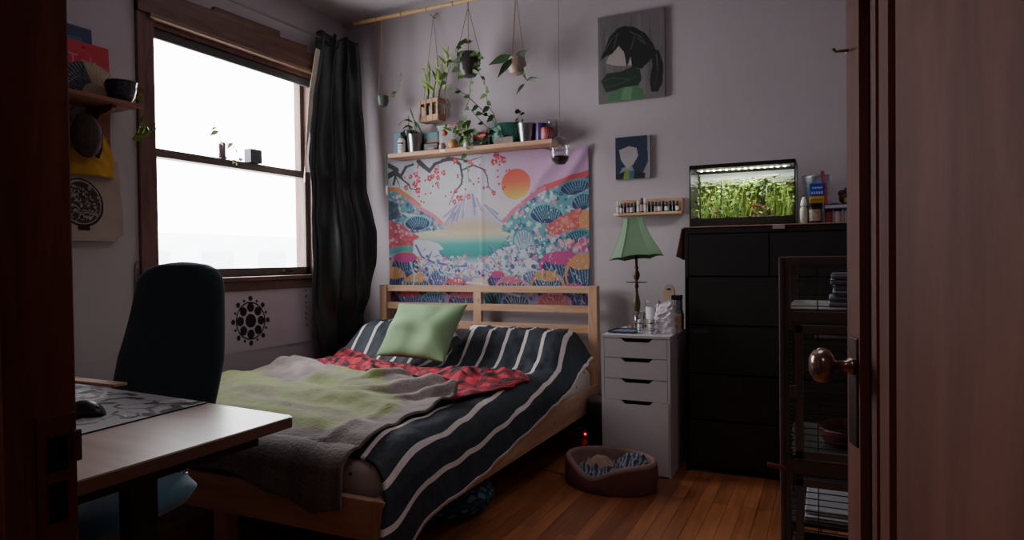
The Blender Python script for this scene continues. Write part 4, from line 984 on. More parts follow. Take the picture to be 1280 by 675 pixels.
for xx, hh, lean in ((-.05, .32, .03), (0, .34, .05), (.05, .40, .09)):
    for k in range(11):
        q = .45+.55*k/10; p = xyz(MT_, (xx, 0, .02))+Vector((lean*q, 0, hh*q)); lf.leaf(p, (random.uniform(-.8, .8), -.3, random.uniform(.6, 1.3)), random.uniform(.08, .125), .020, .25)
lf.build('foliage', LEAFY, t, smooth=True)
m = MB()
for sx_ in (-.082, .082):
    m.tube([(x-.02, 3.955, 2.745), xyz(MT_, (sx_, 0, .14))], .0018, 5)
m.tube([(x-.05, 3.955, 2.765), (x-.02, 3.955, 2.742), (x+.015, 3.955, 2.765)], .004).tube([(x-.02, 3.955, 2.742), (x-.02, 3.978, 2.742)], .003); m.build('string', TWINE, t)
# 3 black pot with big vines
x, y, z = -2.09, 3.80, 2.25
t = thing('hanging_pot', 'black hanging pot with long tangled leafy vines trailing to the shelf', 'hanging plant', (x, y, z), 0, 'hanging plants')
MB().lathe([(.020, 0), (.045, .008), (.068, .045), (.076, .10), (.076, .15), (.071, .152), (.068, .13), (0, .125)], (x, y, z), 30).build('pot_body', pm('black_glazed', (62, 64, 62), .4), t, smooth='auto')
hang(t, x, y, 2.745, .074, z+.15, 4)
def PX(px, py, dy=0.): return (x+px*.0058, y+dy, z+.075-py*.0058)
random.seed(31)
stems(t, [[PX(-8, -10), PX(-18, -4, -.05), PX(-22, 12, -.06), PX(-26, 30, -.05), PX(-20, 44, -.03)], [PX(-4, -10, -.05), PX(-2, -8, -.085), PX(-4, 12, -.09), PX(-6, 18, -.08)],
          [PX(8, -8), PX(14, 5, -.08), PX(6, 26, -.05), PX(2, 38, -.02), PX(-4, 50, -.02)], [PX(8, -10), PX(16, -8, -.07), PX(24, -2, -.05)], [PX(-4, -12), PX(-14, -16, -.03), PX(-4, -24, -.03), PX(6, -26, 0)], [PX(10, -10), PX(17, 10, -.06), PX(24, 28, -.03), PX(22, 44, 0)]], LEAF, r=.0018, leaves=(8, .042, .024))
random.seed(32)
stems(t, [[PX(-14, 24, -.02), PX(0, 34, -.02), PX(16, 50, 0), PX(30, 66, .03), PX(40, 84, .05)], [PX(2, 48), PX(14, 62), PX(24, 72), PX(34, 70), PX(30, 56), PX(22, 44)], [PX(4, 84, .05), PX(18, 80, .04), PX(30, 74, .03)]], LEAFD, r=.0032, leaves=(6, .044, .026), name='woody_stem', leafname='lower_foliage')
# 4 beige pot
x, y, z = -1.752, 3.80, 2.222
t = thing('hanging_pot', 'pinkish beige round hanging pot with a few broad dark leaves', 'hanging plant', (x, y, z), 0, 'hanging plants')
MB().lathe([(.018, 0), (.042, .010), (.058, .040), (.060, .07), (.050, .10), (.044, .11), (.040, .108), (.042, .09), (0, .085)], (x, y, z), 30).build('pot_body', pm('beige_ceramic', (168, 142, 134), .35, var=.08), t, smooth='auto')
m = MB()
for a in (.6, 2.7, 4.6): m.tube([(x, y, 2.73), (x+.048*math.cos(a)*.25, y+.01*math.sin(a), 2.62), (x+.05*math.cos(a), y+.05*math.sin(a), z+.10)], .0022, 5)
m.tube([(x, y, 2.75), (x, y, 2.72)], .004); m.tube([(x-.012, y, 2.735), (x, y-.02, 2.757), (x+.012, y, 2.735)], .003); m.build('twine', TWINE, t)
lf = MB(); lf.leaf((x-.02, y-.03, z+.115), (-1, -.1, -.15), .155, .052, .12, .1); lf.leaf((x+.01, y-.03, z+.10), (.9, -.2, .40), .10, .038, .1, .2); lf.leaf((x-.005, y-.05, z+.09), (-.45, -.5, -.75), .15, .045, .1, .15)
lf.leaf((x+.09, y-.04, z-.05), (1, -.2, .1), .10, .036, .2); lf.leaf((x+.07, y-.04, z-.07), (-.5, -.3, -.6), .075, .03, .2); lf.leaf((x+.06, y-.04, z+.0), (.4, -.3, .6), .06, .026, .3); lf.leaf((x+.075, y-.04, z-.04), (.3, -.3, .8), .06, .026, .3)
lf.build('foliage', LEAFD, t, smooth=True)
MB().tube([(x+.02, y-.04, z+.10), (x+.05, y-.06, z+.04), (x+.055, y-.05, z-.01), (x+.09, y-.04, z-.055)], .003).build('stem', pm('stem_green', (92, 100, 62)), t)
# 5 glass terrarium
x, y, z = -1.463, 3.775, 1.645
t = thing('glass_terrarium', 'egg shaped clear glass terrarium with dark soil hanging at the shelf right end', 'terrarium', (x, y, z), 0)
MB().lathe([(0, 0), (.028, .003), (.050, .025), (.060, .062), (.060, .10), (.050, .140), (.030, .165), (.012, .174), (.010, .182)], (x, y, z), 34, cap=False).build('glass_globe', JARG, t, smooth=True)
MB().lathe([(0, .004), (.026, .006), (.047, .027), (.055, .048), (.03, .054), (0, .050)], (x, y, z), 26).build('soil', pm('terrarium_soil', (44, 38, 30), .95, var=.5, scale=70), t, smooth=True)
MB().tube([(x, y, z+.176), (x, y, 2.749)], .0016, 6).tube([(x-.010, y+.015, 2.75), (x, y+.002, 2.751), (x, y, 2.74)], .002).build('string', TWINE, t)
MB().lathe([(.004, .172), (.006, .19), (.003, .195)], (x, y, z), 12).build('cork_stopper', pm('cork', (130, 96, 80), .8), t)

# ------------------------------------------------------------------ two canvases (generic painted stand-ins, no figures)
def canvas(name, label, x0, x1, z0, z1, can, depth=.018):
    t = thing(name, label, 'painting', ((x0+x1)/2, YB-depth, z0))
    MB().bx(x0, x1, YB-depth, YB, z0, z1, .0015).build('stretched_canvas', pm('canvas_edge', (150, 146, 146), .8), t)
    cl_ = can.col(); MB().grid(can.nx-1, can.ny-1, lambda u, v: Vector((lerp(x0+.001, x1-.001, u), YB-depth-.0008, lerp(z1-.001, z0+.001, v))), colf=cl_).build('painted_surface', vcol('acrylic_paint', .6), t)
    return t
A = Can(160, 205, (112, 106, 108), .78); random.seed(8)
for _ in range(60):
    x = random.random(); A.stroke([(x, random.random()*.6), (x+random.uniform(-.02, .02), random.random()*.7+.3)], random.uniform(.005, .02), random.choice([(96, 92, 94), (124, 118, 120), (138, 132, 134), (84, 80, 82)]), .35)
DK = (20, 22, 24)
A.poly([(.16, .36), (.24, .30), (.38, .26), (.52, .34), (.56, .46), (.54, .60), (.40, .60), (.24, .58), (.12, .54), (.18, .44)], (176, 164, 162))
A.poly([(.03, .50), (.10, .38), (.18, .24), (.30, .16), (.40, .14), (.56, .17), (.72, .26), (.84, .40), (.88, .50), (.78, .58), (.66, .66), (.52, .62), (.50, .50), (.44, .62), (.40, .44), (.32, .36), (.22, .44), (.12, .46)], DK)
A.poly([(.80, .44), (.92, .48), (.98, .64), (.97, .84), (.90, .94), (.80, .93), (.78, .80), (.82, .64)], DK)
for P in ([(.10, .40), (.22, .26), (.36, .20)], [(.50, .22), (.66, .30), (.76, .42)], [(.60, .30), (.72, .38)], [(.88, .52), (.90, .70), (.86, .86)], [(.30, .22), (.24, .38)], [(.56, .28), (.50, .42)]): A.stroke(P, .006, (88, 92, 96), .8, w1=.002)
A.poly([(.04, .74), (.14, .66), (.34, .66), (.52, .62), (.64, .66), (.66, .78), (.56, .90), (.34, .86), (.12, .88)], (30, 48, 38))
A.poly([(.14, .98), (.20, .88), (.40, .84), (.58, .84), (.68, .90), (.70, 1), (.14, 1)], (74, 122, 84))
A.poly([(.34, .98), (.40, .85), (.52, .85), (.50, 1)], (120, 160, 122), .6)
for P in ([(.08, .74), (.24, .72), (.46, .76)], [(.12, .82), (.34, .80), (.58, .74)]): A.stroke(P, .008, (52, 76, 60), .8)
canvas('abstract_canvas', 'large unframed canvas with sweeping black strokes over grey and green, high on the back wall', -1.280, -.874, 2.026, 2.546, A, .02)
A = Can(90, 110, (150, 144, 150), .85)
A.poly([(.0, .0), (.92, .0), (.94, .60), (.80, .86), (.56, .90), (.50, .70), (.20, .72), (.04, .96), (0, .96)], (34, 50, 78))
A.poly([(.10, .26), (.30, .20), (.60, .22), (.66, .46), (.52, .66), (.34, .76), (.16, .54)], (186, 176, 180))
A.poly([(.06, .0), (.76, .0), (.70, .30), (.40, .22), (.10, .30)], (30, 44, 70))
A.poly([(.02, .88), (.30, .80), (.62, .82), (.86, .88), (.84, 1), (.0, 1)], (24, 30, 34)); A.poly([(.26, .82), (.42, .78), (.48, 1), (.22, 1)], (120, 160, 60)); A.poly([(.40, .82), (.56, .80), (.52, 1), (.40, 1)], (60, 92, 150))
canvas('abstract_canvas', 'small unframed canvas in navy blue, pale grey and lime above the narrow bottle shelf', -1.178, -.965, 1.556, 1.811, A, .018)

# ------------------------------------------------------------------ narrow shelf of small bottles
t = thing('bottle_shelf', 'narrow pine ledge shelf on the back wall above the green lamp', 'shelf', (-.98, 3.94, 1.335))
MB().prism([(-1.175, 3.902), (-1.140, 3.885), (-.790, 3.885), (-.775, 3.90), (-.775, 3.979), (-1.165, 3.979)], 'z', 1.336, 1.350).build('ledge', SHELF, t)
MB().bx(-1.155, -.775, 3.966, 3.979, 1.350, 1.432, .004).bx(-.785, -.772, 3.93, 3.979, 1.35, 1.432, .005).build('back_board', SHELF, t)
CAPS = dict(black=pm('bottle_cap_black', (22, 22, 24), .4), white=pm('bottle_cap_white', (206, 202, 206), .4), plum=pm('bottle_cap_plum', (96, 46, 84), .4))
def mini(capc, body, band, h):
    t = thing('small_bottle', '', 'bottle', (0, 0, 0), 0, 'small bottles on the narrow shelf')
    MB().lathe([(.0085, 0), (.0100, .002), (.0100, h*.62), (.006, h*.70)], seg=14).build('bottle_body', body, t, smooth='auto')
    MB().lathe([(.0075, h*.68), (.0085, h*.70), (.008, h), (.006, h*1.01)], seg=14).build('cap', CAPS[capc], t, smooth='auto')
    if band: MB().lathe([(.0103, h*.1), (.0103, h*.55)], seg=14, cap=False).build('label_band', band, t, smooth=True)
    return t
DKB = pm('dark_glass', (24, 22, 24), .15); LBW = pm('label_white', (206, 200, 202), .6); LBP = pm('label_pink', (176, 140, 148), .6); GRB = pm('green_liquid', (150, 164, 130), .3)
proto = [mini('white', GRB, LBW, .072), mini('black', DKB, LBW, .058), mini('black', DKB, None, .062), mini('black', DKB, LBP, .060), mini('white', GRB, LBW, .080), mini('plum', DKB, LBP, .086)]
LB = ['', 'small dark bottle with black cap and white label on the narrow shelf', 'small plain dark bottle with black cap on the narrow shelf', 'small dark bottle with black cap and pinkish label on the narrow shelf', '', '']
seq = [0, 1, 2, 3, 1, 2, 0, 5, 4, 2, 2, 3, 1, 2, 1, 2, 2, 1]
first = set()
for k, q in enumerate(seq):
    x = -1.150+k*.0205; lab = LB[q]
    if q == 0: lab = 'white-capped pale bottle at the left end of the narrow shelf' if k == 0 else 'white-capped bottle just left of the tall plum-capped bottle'
    if q == 5: lab = 'tall bottle with plum purple cap between two white-capped bottles'
    if q == 4: lab = 'taller white-capped bottle just right of the plum-capped bottle'
    loc = (x, 3.915, 1.3502)
    if q in first: dup(proto[q], loc, lab)
    else: proto[q].location = loc; proto[q]['label'] = lab; first.add(q)

# ------------------------------------------------------------------ white drawer unit and what is on it
cab = thing('drawer_unit', 'narrow white drawer unit with four cut-out handle fronts beside the bed', 'drawers', (-.888, 3.58, 0))
WL = pm('white_laminate', (204, 196, 200), .42, var=.02)
CX0, CX1, CY0, CY1, CH = -1.063, -.713, 3.294, 3.874, .698
MB().bx(CX0, CX0+.014, CY0, CY1, 0, CH-.014, .001).bx(CX1-.014, CX1, CY0, CY1, 0, CH-.014, .001).bx(CX0, CX1, CY0-.002, CY1, CH-.014, CH, .001).bx(CX0, CX1, CY1-.012, CY1, 0, CH).bx(CX0+.014, CX1-.014, CY0+.03, CY1, 0, .05).build('carcass', WL, cab)
MB().bx(CX0+.014, CX1-.014, CY0+.020, CY0+.024, .01, CH-.015).build('shadow_gap', pm('recess_dark', (34, 30, 32), .9), cab)
for k, (zt, zb) in enumerate(((.682, .585), (.582, .480), (.477, .372), (.369, .008))):
    a, b = CX0+.016, CX1-.016
    if k == 3: a, b = CX0+.006, CX1-.010
    hp = [(a, zb), (b, zb), (b, zt), (-.800, zt), (-.822, zt-.019), (-.940, zt-.019), (-.962, zt), (a, zt)]
    mb = MB(); mb.prism(hp, 'y', CY0-(.004 if k == 3 else 0), CY0+.016)
    mb.build('drawer_front' if k < 3 else 'door_front', WL, cab)
ZCb = CH+.0003
t = thing('table_lamp', 'table lamp with flared sage green panelled shade and slim turned wooden stem', 'lamp', (-.985, 3.70, ZCb))
LW = wood('lamp_wood', (70, 52, 38), (112, 86, 60), 'z', 6, 4, .35)
MB().lathe([(.055, 0), (.058, .006), (.050, .014), (.022, .022), (.012, .035), (.012, .06), (.017, .10), (.021, .13), (.018, .15), (.009, .19), (.007, .215), (.014, .228), (.009, .236), (.008, .262), (.015, .270), (.019, .290), (.016, .305), (.008, .320), (.013, .332), (.008, .342), (.007, .40)], (-.985, 3.70, ZCb), 24).build('lamp_stem', LW, t, smooth=True)
MB().lathe([(.02, .246), (.058, .249), (.060, .252), (.02, .254)], (-.985, 3.70, ZCb), 28).build('drip_disc', pm('dull_bronze', (100, 90, 80), .4, metal=.5), t, smooth='auto')
SM = Matrix.Translation((-.985, 3.70, 1.085)) @ Matrix.Rotation(math.radians(-5.5), 4, 'Y') @ Matrix.Rotation(math.radians(-3), 4, 'X')
SHD = pm('sage_lampshade', (116, 142, 114), .8, var=.04, bs=.2, bscale=200)
def shade_pt(u, v):
    z = v*.222; r = interp(v, [(0, .148), (.12, .134), (.3, .112), (.5, .090), (.7, .072), (.85, .060), (1, .052)])
    a = 2*PI*(u*6); k = int(u*6); fr = u*6-k; a0, a1 = (k+.2)*PI/3, (k+1.2)*PI/3
    p = Vector((math.cos(a0), math.sin(a0), 0)).lerp(Vector((math.cos(a1), math.sin(a1), 0)), fr)
    drop = -.007*(math.sin(PI*fr)*-1+0)*(1-v)*1.0
    return xyz(SM, (p.x*r, p.y*r, z+drop))
o = MB().grid(48, 20, shade_pt).build('lamp_shade', SHD, t); solid(o, .0025)
mb = MB()
for k in range(6): mb.tube([shade_pt((k+.0001)/6, q/10) for q in range(11)], .0022, 5)
mb.tube([shade_pt(q/48 % 1, 1) for q in range(49)], .003, 5).tube([shade_pt((q/48) % 1, 0) for q in range(49)], .0025, 5); mb.build('shade_trim', pm('sage_trim', (104, 134, 104), .8), t)
MB().tube([xyz(SM, (-.05, 0, .21)), xyz(SM, (.05, 0, .21))], .0015).lathe([(.006, 0), (.008, .008), (0, .016)], (-.985, 3.70, 1.30), 10).build('shade_spider', STEEL, t)
# tray
t = thing('patterned_tray', 'small blue and white patterned tray on the left of the drawer unit', 'tray', (-.975, 3.44, ZCb))
def tray_mat():
    m, nt, b = base_mat('tray_check'); tc = N(nt, 'ShaderNodeTexCoord'); c = N(nt, 'ShaderNodeTexChecker'); c.inputs['Scale'].default_value = 42.
    c.inputs[1].default_value = lin((150, 156, 172))+(1,); c.inputs[2].default_value = lin((48, 54, 78))+(1,)
    nt.links.new(tc.outputs['Object'], c.inputs[0]); nt.links.new(c.outputs[0], b.inputs['Base Color']); b.inputs['Roughness'].default_value = .4; return m
MB().bx(-1.045, -.905, 3.36, 3.50, ZCb, ZCb+.008, .003).build('tray_base', tray_mat(), t); 
mb = MB(); mb.bx(-1.047, -1.041, 3.358, 3.502, ZCb+.004, ZCb+.014, .001).bx(-.909, -.903, 3.358, 3.502, ZCb+.004, ZCb+.014, .001).bx(-1.047, -.903, 3.498, 3.504, ZCb+.004, ZCb+.014, .001).bx(-1.047, -.903, 3.356, 3.362, ZCb+.004, ZCb+.010, .001); mb.build('tray_rim', pm('tray_blue', (52, 58, 84), .4), t)
t = thing('drinking_glass', 'clear drinking glass with a little liquid standing by the lamp', 'glass', (-.935, 3.55, ZCb))
MB().lathe([(.025, 0), (.028, .002), (.032, .10), (.030, .10), (.026, .008), (0, .008)], (-.935, 3.56, ZCb), 26, cap=False).build('glass_wall', JARG, t, smooth=True)
MB().lathe([(0, .010), (.0262, .010), (.0275, .035), (0, .035)], (-.935, 3.56, ZCb), 20).build('liquid', pane('amber_water', (.80, .76, .62)), t)
t = thing('glass_bottle', 'slim clear glass bottle just in front of the lamp stem', 'bottle', (-.905, 3.60, ZCb))
MB().lathe([(.018, 0), (.020, .003), (.020, .07), (.010, .10), (.009, .15), (.011, .152), (.011, .158)], (-.908, 3.61, ZCb), 22, cap=False).build('bottle_wall', JARG, t, smooth=True)
for k, (x, y) in enumerate(((-.886, 3.385), (-.830, 3.39))):
    t = thing('pill_bottle', ('small white vial nearest the patterned tray' if k == 0 else 'small white vial next to the white paper bag'), 'bottle', (x, y, ZCb), 0, 'two small white vials')
    MB().lathe([(.0105, 0), (.012, .002), (.012, .050), (.008, .056)], (x, y, ZCb), 16).build('bottle_body', WHITE, t, smooth='auto')
    MB().lathe([(.008, .055), (.011, .056), (.011, .070), (.009, .072)], (x, y, ZCb), 16).build('cap', WHITE, t, smooth='auto')
    MB().lathe([(.0108, .050), (.0122, .051), (.0108, .057)], (x, y, ZCb), 16, cap=False).build('dark_ring', pm('dark_ring', (40, 38, 50), .5), t)
    MB().lathe([(.0122, .014), (.0122, .020)], (x, y, ZCb), 16, cap=False).lathe([(.0122, .028), (.0122, .031)], (x, y, ZCb), 16, cap=False).build('print_band', pm('vial_print', (110, 112, 124), .6), t)
t = thing('white_mug', 'plain white cup with brown lower half behind the two vials', 'cup', (-.852, 3.52, ZCb))
MB().lathe([(.034, .064), (.036, .066), (.038, .128), (.035, .128), (.033, .07), (0, .07)], (-.852, 3.53, ZCb), 26).build('cup_body', WHITE, t, smooth='auto')
MB().lathe([(.030, 0), (.034, .004), (.034, .064)], (-.852, 3.53, ZCb), 26).build('cup_holder', pm('taupe_holder', (140, 122, 108), .5), t, smooth='auto')
# crumpled paper bag
t = thing('paper_bag', 'crumpled white paper bag standing on the right of the drawer unit', 'bag', (-.765, 3.44, ZCb))
def bag_pt(u, v):
    a = 2*PI*u; w_ = interp(v, [(0, .052), (.5, .054), (.8, .046), (1, .036)]); d = interp(v, [(0, .036), (.6, .034), (1, .010)])
    x = w_*math.copysign(abs(math.cos(a))**.5, math.cos(a)); y = d*math.copysign(abs(math.sin(a))**.5, math.sin(a))
    k = .007*nz(x*40+v*4, y*40, v*9)+.004*nz(x*90, v*22, y*60)
    return Vector((-.762+x+k*1.2, 3.43+y+k, ZCb+v*(.162+.010*math.sin(u*17))))
o = MB().grid(60, 34, bag_pt).build('bag_body', pm('crumpled_paper', (222, 214, 222), .8, var=.02, bs=.6, bscale=40), t); solid(o, .001)
t = thing('wooden_brush', 'pale wooden oval paddle brush standing behind the white paper bag', 'brush', (-.80, 3.66, ZCb))
MB().prism([(-.826+.030+.030*math.cos(a*PI/12)*(1.0), ZCb+.20+.042*math.sin(a*PI/12)) for a in range(0, 13)]+[(-.826, ZCb+.10), (-.815, ZCb), (-.777, ZCb), (-.766, ZCb+.10)], 'y', 3.655, 3.672).build('brush_head', pm('maple', (196, 168, 144), .5), t)
MB().ball((-.796, 3.6545, ZCb+.215), .010, 10, sc=(1.2, .15, .6)).build('dark_inlay', pm('inlay', (70, 56, 60), .6), t)
t = thing('small_wood_box', 'small tan wooden box tucked beside the black dresser on the drawer unit', 'box', (-.735, 3.62, ZCb)); MB().bx(-.760, -.716, 3.59, 3.66, ZCb, ZCb+.088, .003).build('box_body', pm('tan_wood', (170, 134, 100), .6), t)
t = thing('desktop_gadget', 'black and grey gadget resting on the small tan box', 'gadget', (-.735, 3.62, ZCb+.09)); MB().bx(-.770, -.718, 3.595, 3.655, ZCb+.0885, ZCb+.105, .004).bx(-.752, -.720, 3.60, 3.65, ZCb+.104, ZCb+.160, .006).build('gadget_body', pm('smoke_grey', (84, 84, 92), .3), t); MB().bx(-.772, -.720, 3.597, 3.653, ZCb+.160, ZCb+.186, .004).build('gadget_top', BLACK, t)

# ------------------------------------------------------------------ dresser with aquarium
dr = thing('dresser', 'tall black-brown six drawer dresser against the back wall', 'dresser', (-.27, 3.70, 0))
BD = pm('black_brown_veneer', (32, 33, 31), .5, var=.12, scale=12)
RX0, RX1, RY0, RY1, RH = -.672, .130, 3.478, 3.955, 1.232
MB().bx(RX0, RX0+.018, RY0-.016, RY1, 0, RH-.03, .001).bx(RX1-.018, RX1, RY0-.016, RY1, 0, RH-.03, .001).bx(RX0, RX1, RY0-.016, RY1, RH-.03, RH, .002).bx(RX0+.018, RX1-.018, RY0+.02, RY1, .0, RH-.03).build('carcass', BD, dr)
rows = [(1.198, .992), (.984, .748), (.740, .505), (.497, .272), (.264, .040)]
for k, (zt, zb) in enumerate(rows):
    segs = ((RX0+.020, -.274), (-.268, RX1-.020)) if k == 0 else ((RX0+.004, RX1-.004),)
    for a, b in segs:
        mb = MB(); mb.prism([(RY0-.016, zb), (RY0+.002, zb), (RY0+.002, zt), (RY0-.016, zt)], 'x', a, b); mb.build('drawer_front', BD, dr)
MB().bx(-.640, -.560, RY0-.0172, RY0-.0162, .705, .722, .0003).build('scuffed_sticker', pm('scuff', (66, 62, 62), .6), dr)
# runner
t = thing('table_runner', 'dusty pink woven runner on the dresser top hanging over its left end', 'runner', (-.27, 3.70, RH))
RN = pm('dusty_pink_cloth', (168, 118, 112), .9, var=.2, scale=120, bs=.6, bscale=260)
mb = MB(); mb.bx(RX0-.006, RX1+.006, RY0-.022, RY1-.01, RH+.0005, RH+.006, .002); mb.build('runner_cloth', RN, t)
def ov(u, v):
    y = lerp(RY0-.020, RY1-.03, u); z = RH+.004-v*(.145+.02*math.sin(u*9)); return Vector((RX0-.007-.012*v*abs(math.sin(u*8+.8))-.004*v-.024*math.exp(-(u/.05)**2)*(.3+.7*v), y, z))
o = MB().grid(40, 12, ov).build('runner_overhang', RN, t, smooth=True); solid(o, .002)
MB().bx(-.255, -.200, RY0-.0245, RY0-.0230, RH-.016, RH+.004).build('care_tag', pm('grey_tag', (170, 160, 160), .7), t)
ZT = RH+.0065; WZ = ZT+.236
aq = thing('aquarium', 'planted glass aquarium with bright lit hood on top of the black dresser', 'aquarium', (-.41, 3.66, ZT))
AX0, AX1, AY0, AY1, AZ1 = -.662, -.156, 3.545, 3.80, 1.556
MB().bx(AX0, AX1, AY0, AY1, ZT, ZT+.012, .001).build('tank_base', BLACK, aq)
mb = MB(); mb.bx(AX0, AX1, AY0, AY0+.008, AZ1-.020, AZ1, .001).bx(AX0, AX1, AY1-.008, AY1, AZ1-.020, AZ1, .001).bx(AX0, AX0+.008, AY0, AY1, AZ1-.020, AZ1, .001).bx(AX1-.008, AX1, AY0, AY1, AZ1-.020, AZ1, .001)
for xx in (AX0, AX1-.006):
    for yy in (AY0, AY1-.006): mb.bx(xx, xx+.006, yy, yy+.006, ZT, AZ1-.01)
mb.build('tank_frame', BLACK, aq)
MB().bx(AX0+.01, AX1-.01, AY0+.01, AY1-.01, AZ1-.008, AZ1-.001).build('hood', BLACK, aq)
TG = pane('tank_glass', (.97, .99, .97))
MB().bx(AX0+.006, AX1-.006, AY0+.0015, AY0+.0035, ZT+.012, AZ1-.018).build('front_glass', TG, aq)
MB().bx(AX1-.0035, AX1-.0015, AY0+.006, AY1-.006, ZT+.012, AZ1-.018).bx(AX0+.0015, AX0+.0035, AY0+.006, AY1-.006, ZT+.012, AZ1-.018).build('side_glass', TG, aq)
MB().bx(AX0+.006, AX1-.006, AY1-.005, AY1-.002, ZT+.012, WZ).build('back_glass', pane('algae_glass', (.75, .77, .62)), aq)
MB().bx(AX0+.004, AX1-.004, AY1+.001, AY1+.004, WZ-.002, AZ1-.018).build('reflection_band', pm('pale_reflection', (232, 236, 244), .5), aq)  # pale panel put in for the bright reflection above the waterline
MB().bx(AX0+.004, AX1-.004, AY1+.001, AY1+.004, ZT+.01, WZ-.002).build('lower_backdrop', pm('murky_backdrop', (120, 112, 72), .7, var=.35, scale=14), aq)
m = MB(); m.bx(AX0+.03, AX1-.03, AY0+.05, AY0+.10, AZ1-.022, AZ1-.010)
m.build('light_bar', WHITE, aq)
m = MB()
for k in range(14): m.ball((AX0+.05+k*.031, AY0+.075, AZ1-.023), .006, 8, sc=(1, 1, .5))
m.build('led_bulb', pm('led_emitter', (240, 245, 255), .5, emis=45.), aq)
m = MB(); m.grid(40, 20, lambda u, v: Vector((lerp(AX0+.008, AX1-.008, u), lerp(AY0+.008, AY1-.008, v), WZ+.0012*nz(u*12, v*8)))); m.build('water_surface', pane('water', (.9, .96, .88), ior=1.33), aq, smooth=True)
def gravel(u, v):
    return Vector((lerp(AX0+.007, AX1-.007, u), lerp(AY0+.007, AY1-.007, v), ZT+.044+.008*nz(u*9, v*5)+.004*nz(u*60, v*40)))
m = MB(); m.grid(90, 40, gravel); m.bx(AX0+.007, AX1-.007, AY0+.006, AY0+.009, ZT+.012, ZT+.044).bx(AX1-.009, AX1-.007, AY0+.006, AY1-.007, ZT+.012, ZT+.028); m.build('gravel', pm('dark_gravel', (50, 44, 42), .9, var=.6, scale=160), aq)
random.seed(77)
PG = [pm('eelgrass', (116, 140, 44), .5, var=.45, scale=40), pm('water_fern', (74, 108, 34), .5, var=.35, scale=40), pm('bright_weed', (150, 172, 62), .5, var=.3, scale=40)]
ms = [MB(), MB(), MB()]
def blade(m, x, y, h, w, lx, ly):
    pr = None; ph = random.random()*6
    for k in range(8):
        q = k/7; c = Vector((x+lx*q*q+.005*math.sin(q*6+ph), y+ly*q*q, ZT+.028+h*q)); ww = w*(1-.75*q*q)
        a = m.bm.verts.new(c-Vector((ww/2, .002*math.sin(ph), 0))); b = m.bm.verts.new(c+Vector((ww/2, .002*math.cos(ph), 0)))
        if pr: m.bm.faces.new((pr[0], pr[1], b, a))
        pr = (a, b)
for _ in range(120):
    x = random.uniform(AX0+.03, AX0+.25) if random.random() < .8 else random.uniform(AX0+.2, AX0+.33); y = random.uniform(AY0+.06, AY1-.03)
    x = min(x, AX1-.03); blade(ms[random.choice([0, 0, 1, 2])], x, y, min(random.uniform(.06, .20), WZ-ZT-.035), random.uniform(.0025, .006), random.uniform(-.04, .04), random.uniform(-.02, .02))
for _ in range(55):
    x = random.uniform(AX1-.14, AX1-.03); y = random.uniform(AY0+.05, AY1-.03); blade(ms[random.choice([0, 2, 2, 1])], x, y, random.uniform(.08, .20), random.uniform(.005, .012), random.uniform(-.02, .02), random.uniform(-.02, .02))
for k in range(700):                                     # bushy leaves
    x = random.uniform(AX0+.02, AX1-.02); y = random.uniform(AY0+.04, AY1-.02)
    if AX0+.24 < x < AX1-.17 and random.random() < .75: z = random.uniform(WZ-.035, WZ-.004)
    else: z = random.uniform(ZT+.04, WZ-.01)
    ms[random.choice([0, 1, 2])].leaf((x, y, z), (random.uniform(-1, 1), random.uniform(-1, 1), random.uniform(-.2, 1)), random.uniform(.014, .030), random.uniform(.006, .011), .1)
for mm, mt_, nm in zip(ms, PG, ('eelgrass', 'water_fern', 'bright_weed')): mm.build(nm, mt_, aq)
m = MB()
for _ in range(170):
    x = random.uniform(AX0+.012, AX0+.36) if random.random() < .85 else random.uniform(AX0+.3, AX1-.02); y = random.uniform(AY0+.012, AY1-.02); m.ball((x, y, WZ+.002), random.uniform(.004, .009), 8, sc=(1.2, 1, .35))
m.build('floating_plants', pm('duckweed', (206, 196, 92), .5, var=.4, scale=60), aq)
m = MB(); cx, cy = AX0+.345, AY0+.11
for P, r0 in (([(0, 0, .03), (.02, .0, .07), (.0, .01, .10), (-.04, .01, .112)], .018), ([(.03, 0, .03), (.04, .01, .08), (.02, .0, .12)], .016), ([(.0, 0, .03), (-.03, 0, .06), (-.055, .01, .095)], .012), ([(.05, 0, .03), (.065, 0, .06), (.05, .01, .10)], .013)):
    m.tube([(cx+a, cy+b, ZT+c) for a, b, c in P], [r0*(1-.22*i) for i in range(len(P))], 9)
m.build('driftwood', pm('driftwood_brown', (96, 58, 42), .8, var=.5, scale=50, bs=.8, bscale=80), aq, smooth=True)
m = MB()
for _ in range(26): m.ball((random.uniform(AX1-.13, AX1-.02), random.uniform(AY0+.02, AY0+.07), ZT+.038), random.uniform(.006, .011), 8, sc=(1.3, 1, .7))
m.build('pebbles', pm('pale_pebble', (196, 168, 120), .7, var=.3, scale=60), aq, smooth=True)
m = MB(); m.bx(AX0+.335, AX0+.375, AY1-.05, AY1-.012, WZ-.085, WZ+.01, .004); m.tube([(AX0+.355, AY1-.05, WZ+.008), (AX0+.36, AY0+.09, WZ+.012), (AX0+.43, AY0+.07, WZ+.010)], .010, 8); m.build('filter_box', pm('filter_grey', (48, 52, 54), .4), aq)
m = MB(); m.tube([(AX0+.045, AY0+.05, ZT+.035), (AX0+.045, AY0+.05, WZ+.03)], .004, 8); m.tube([(AX0+.145, AY0+.07, ZT+.035), (AX0+.150, AY0+.07, WZ+.01)], .003, 8); m.build('air_tube', pm('dark_tube', (40, 44, 34), .4), aq)
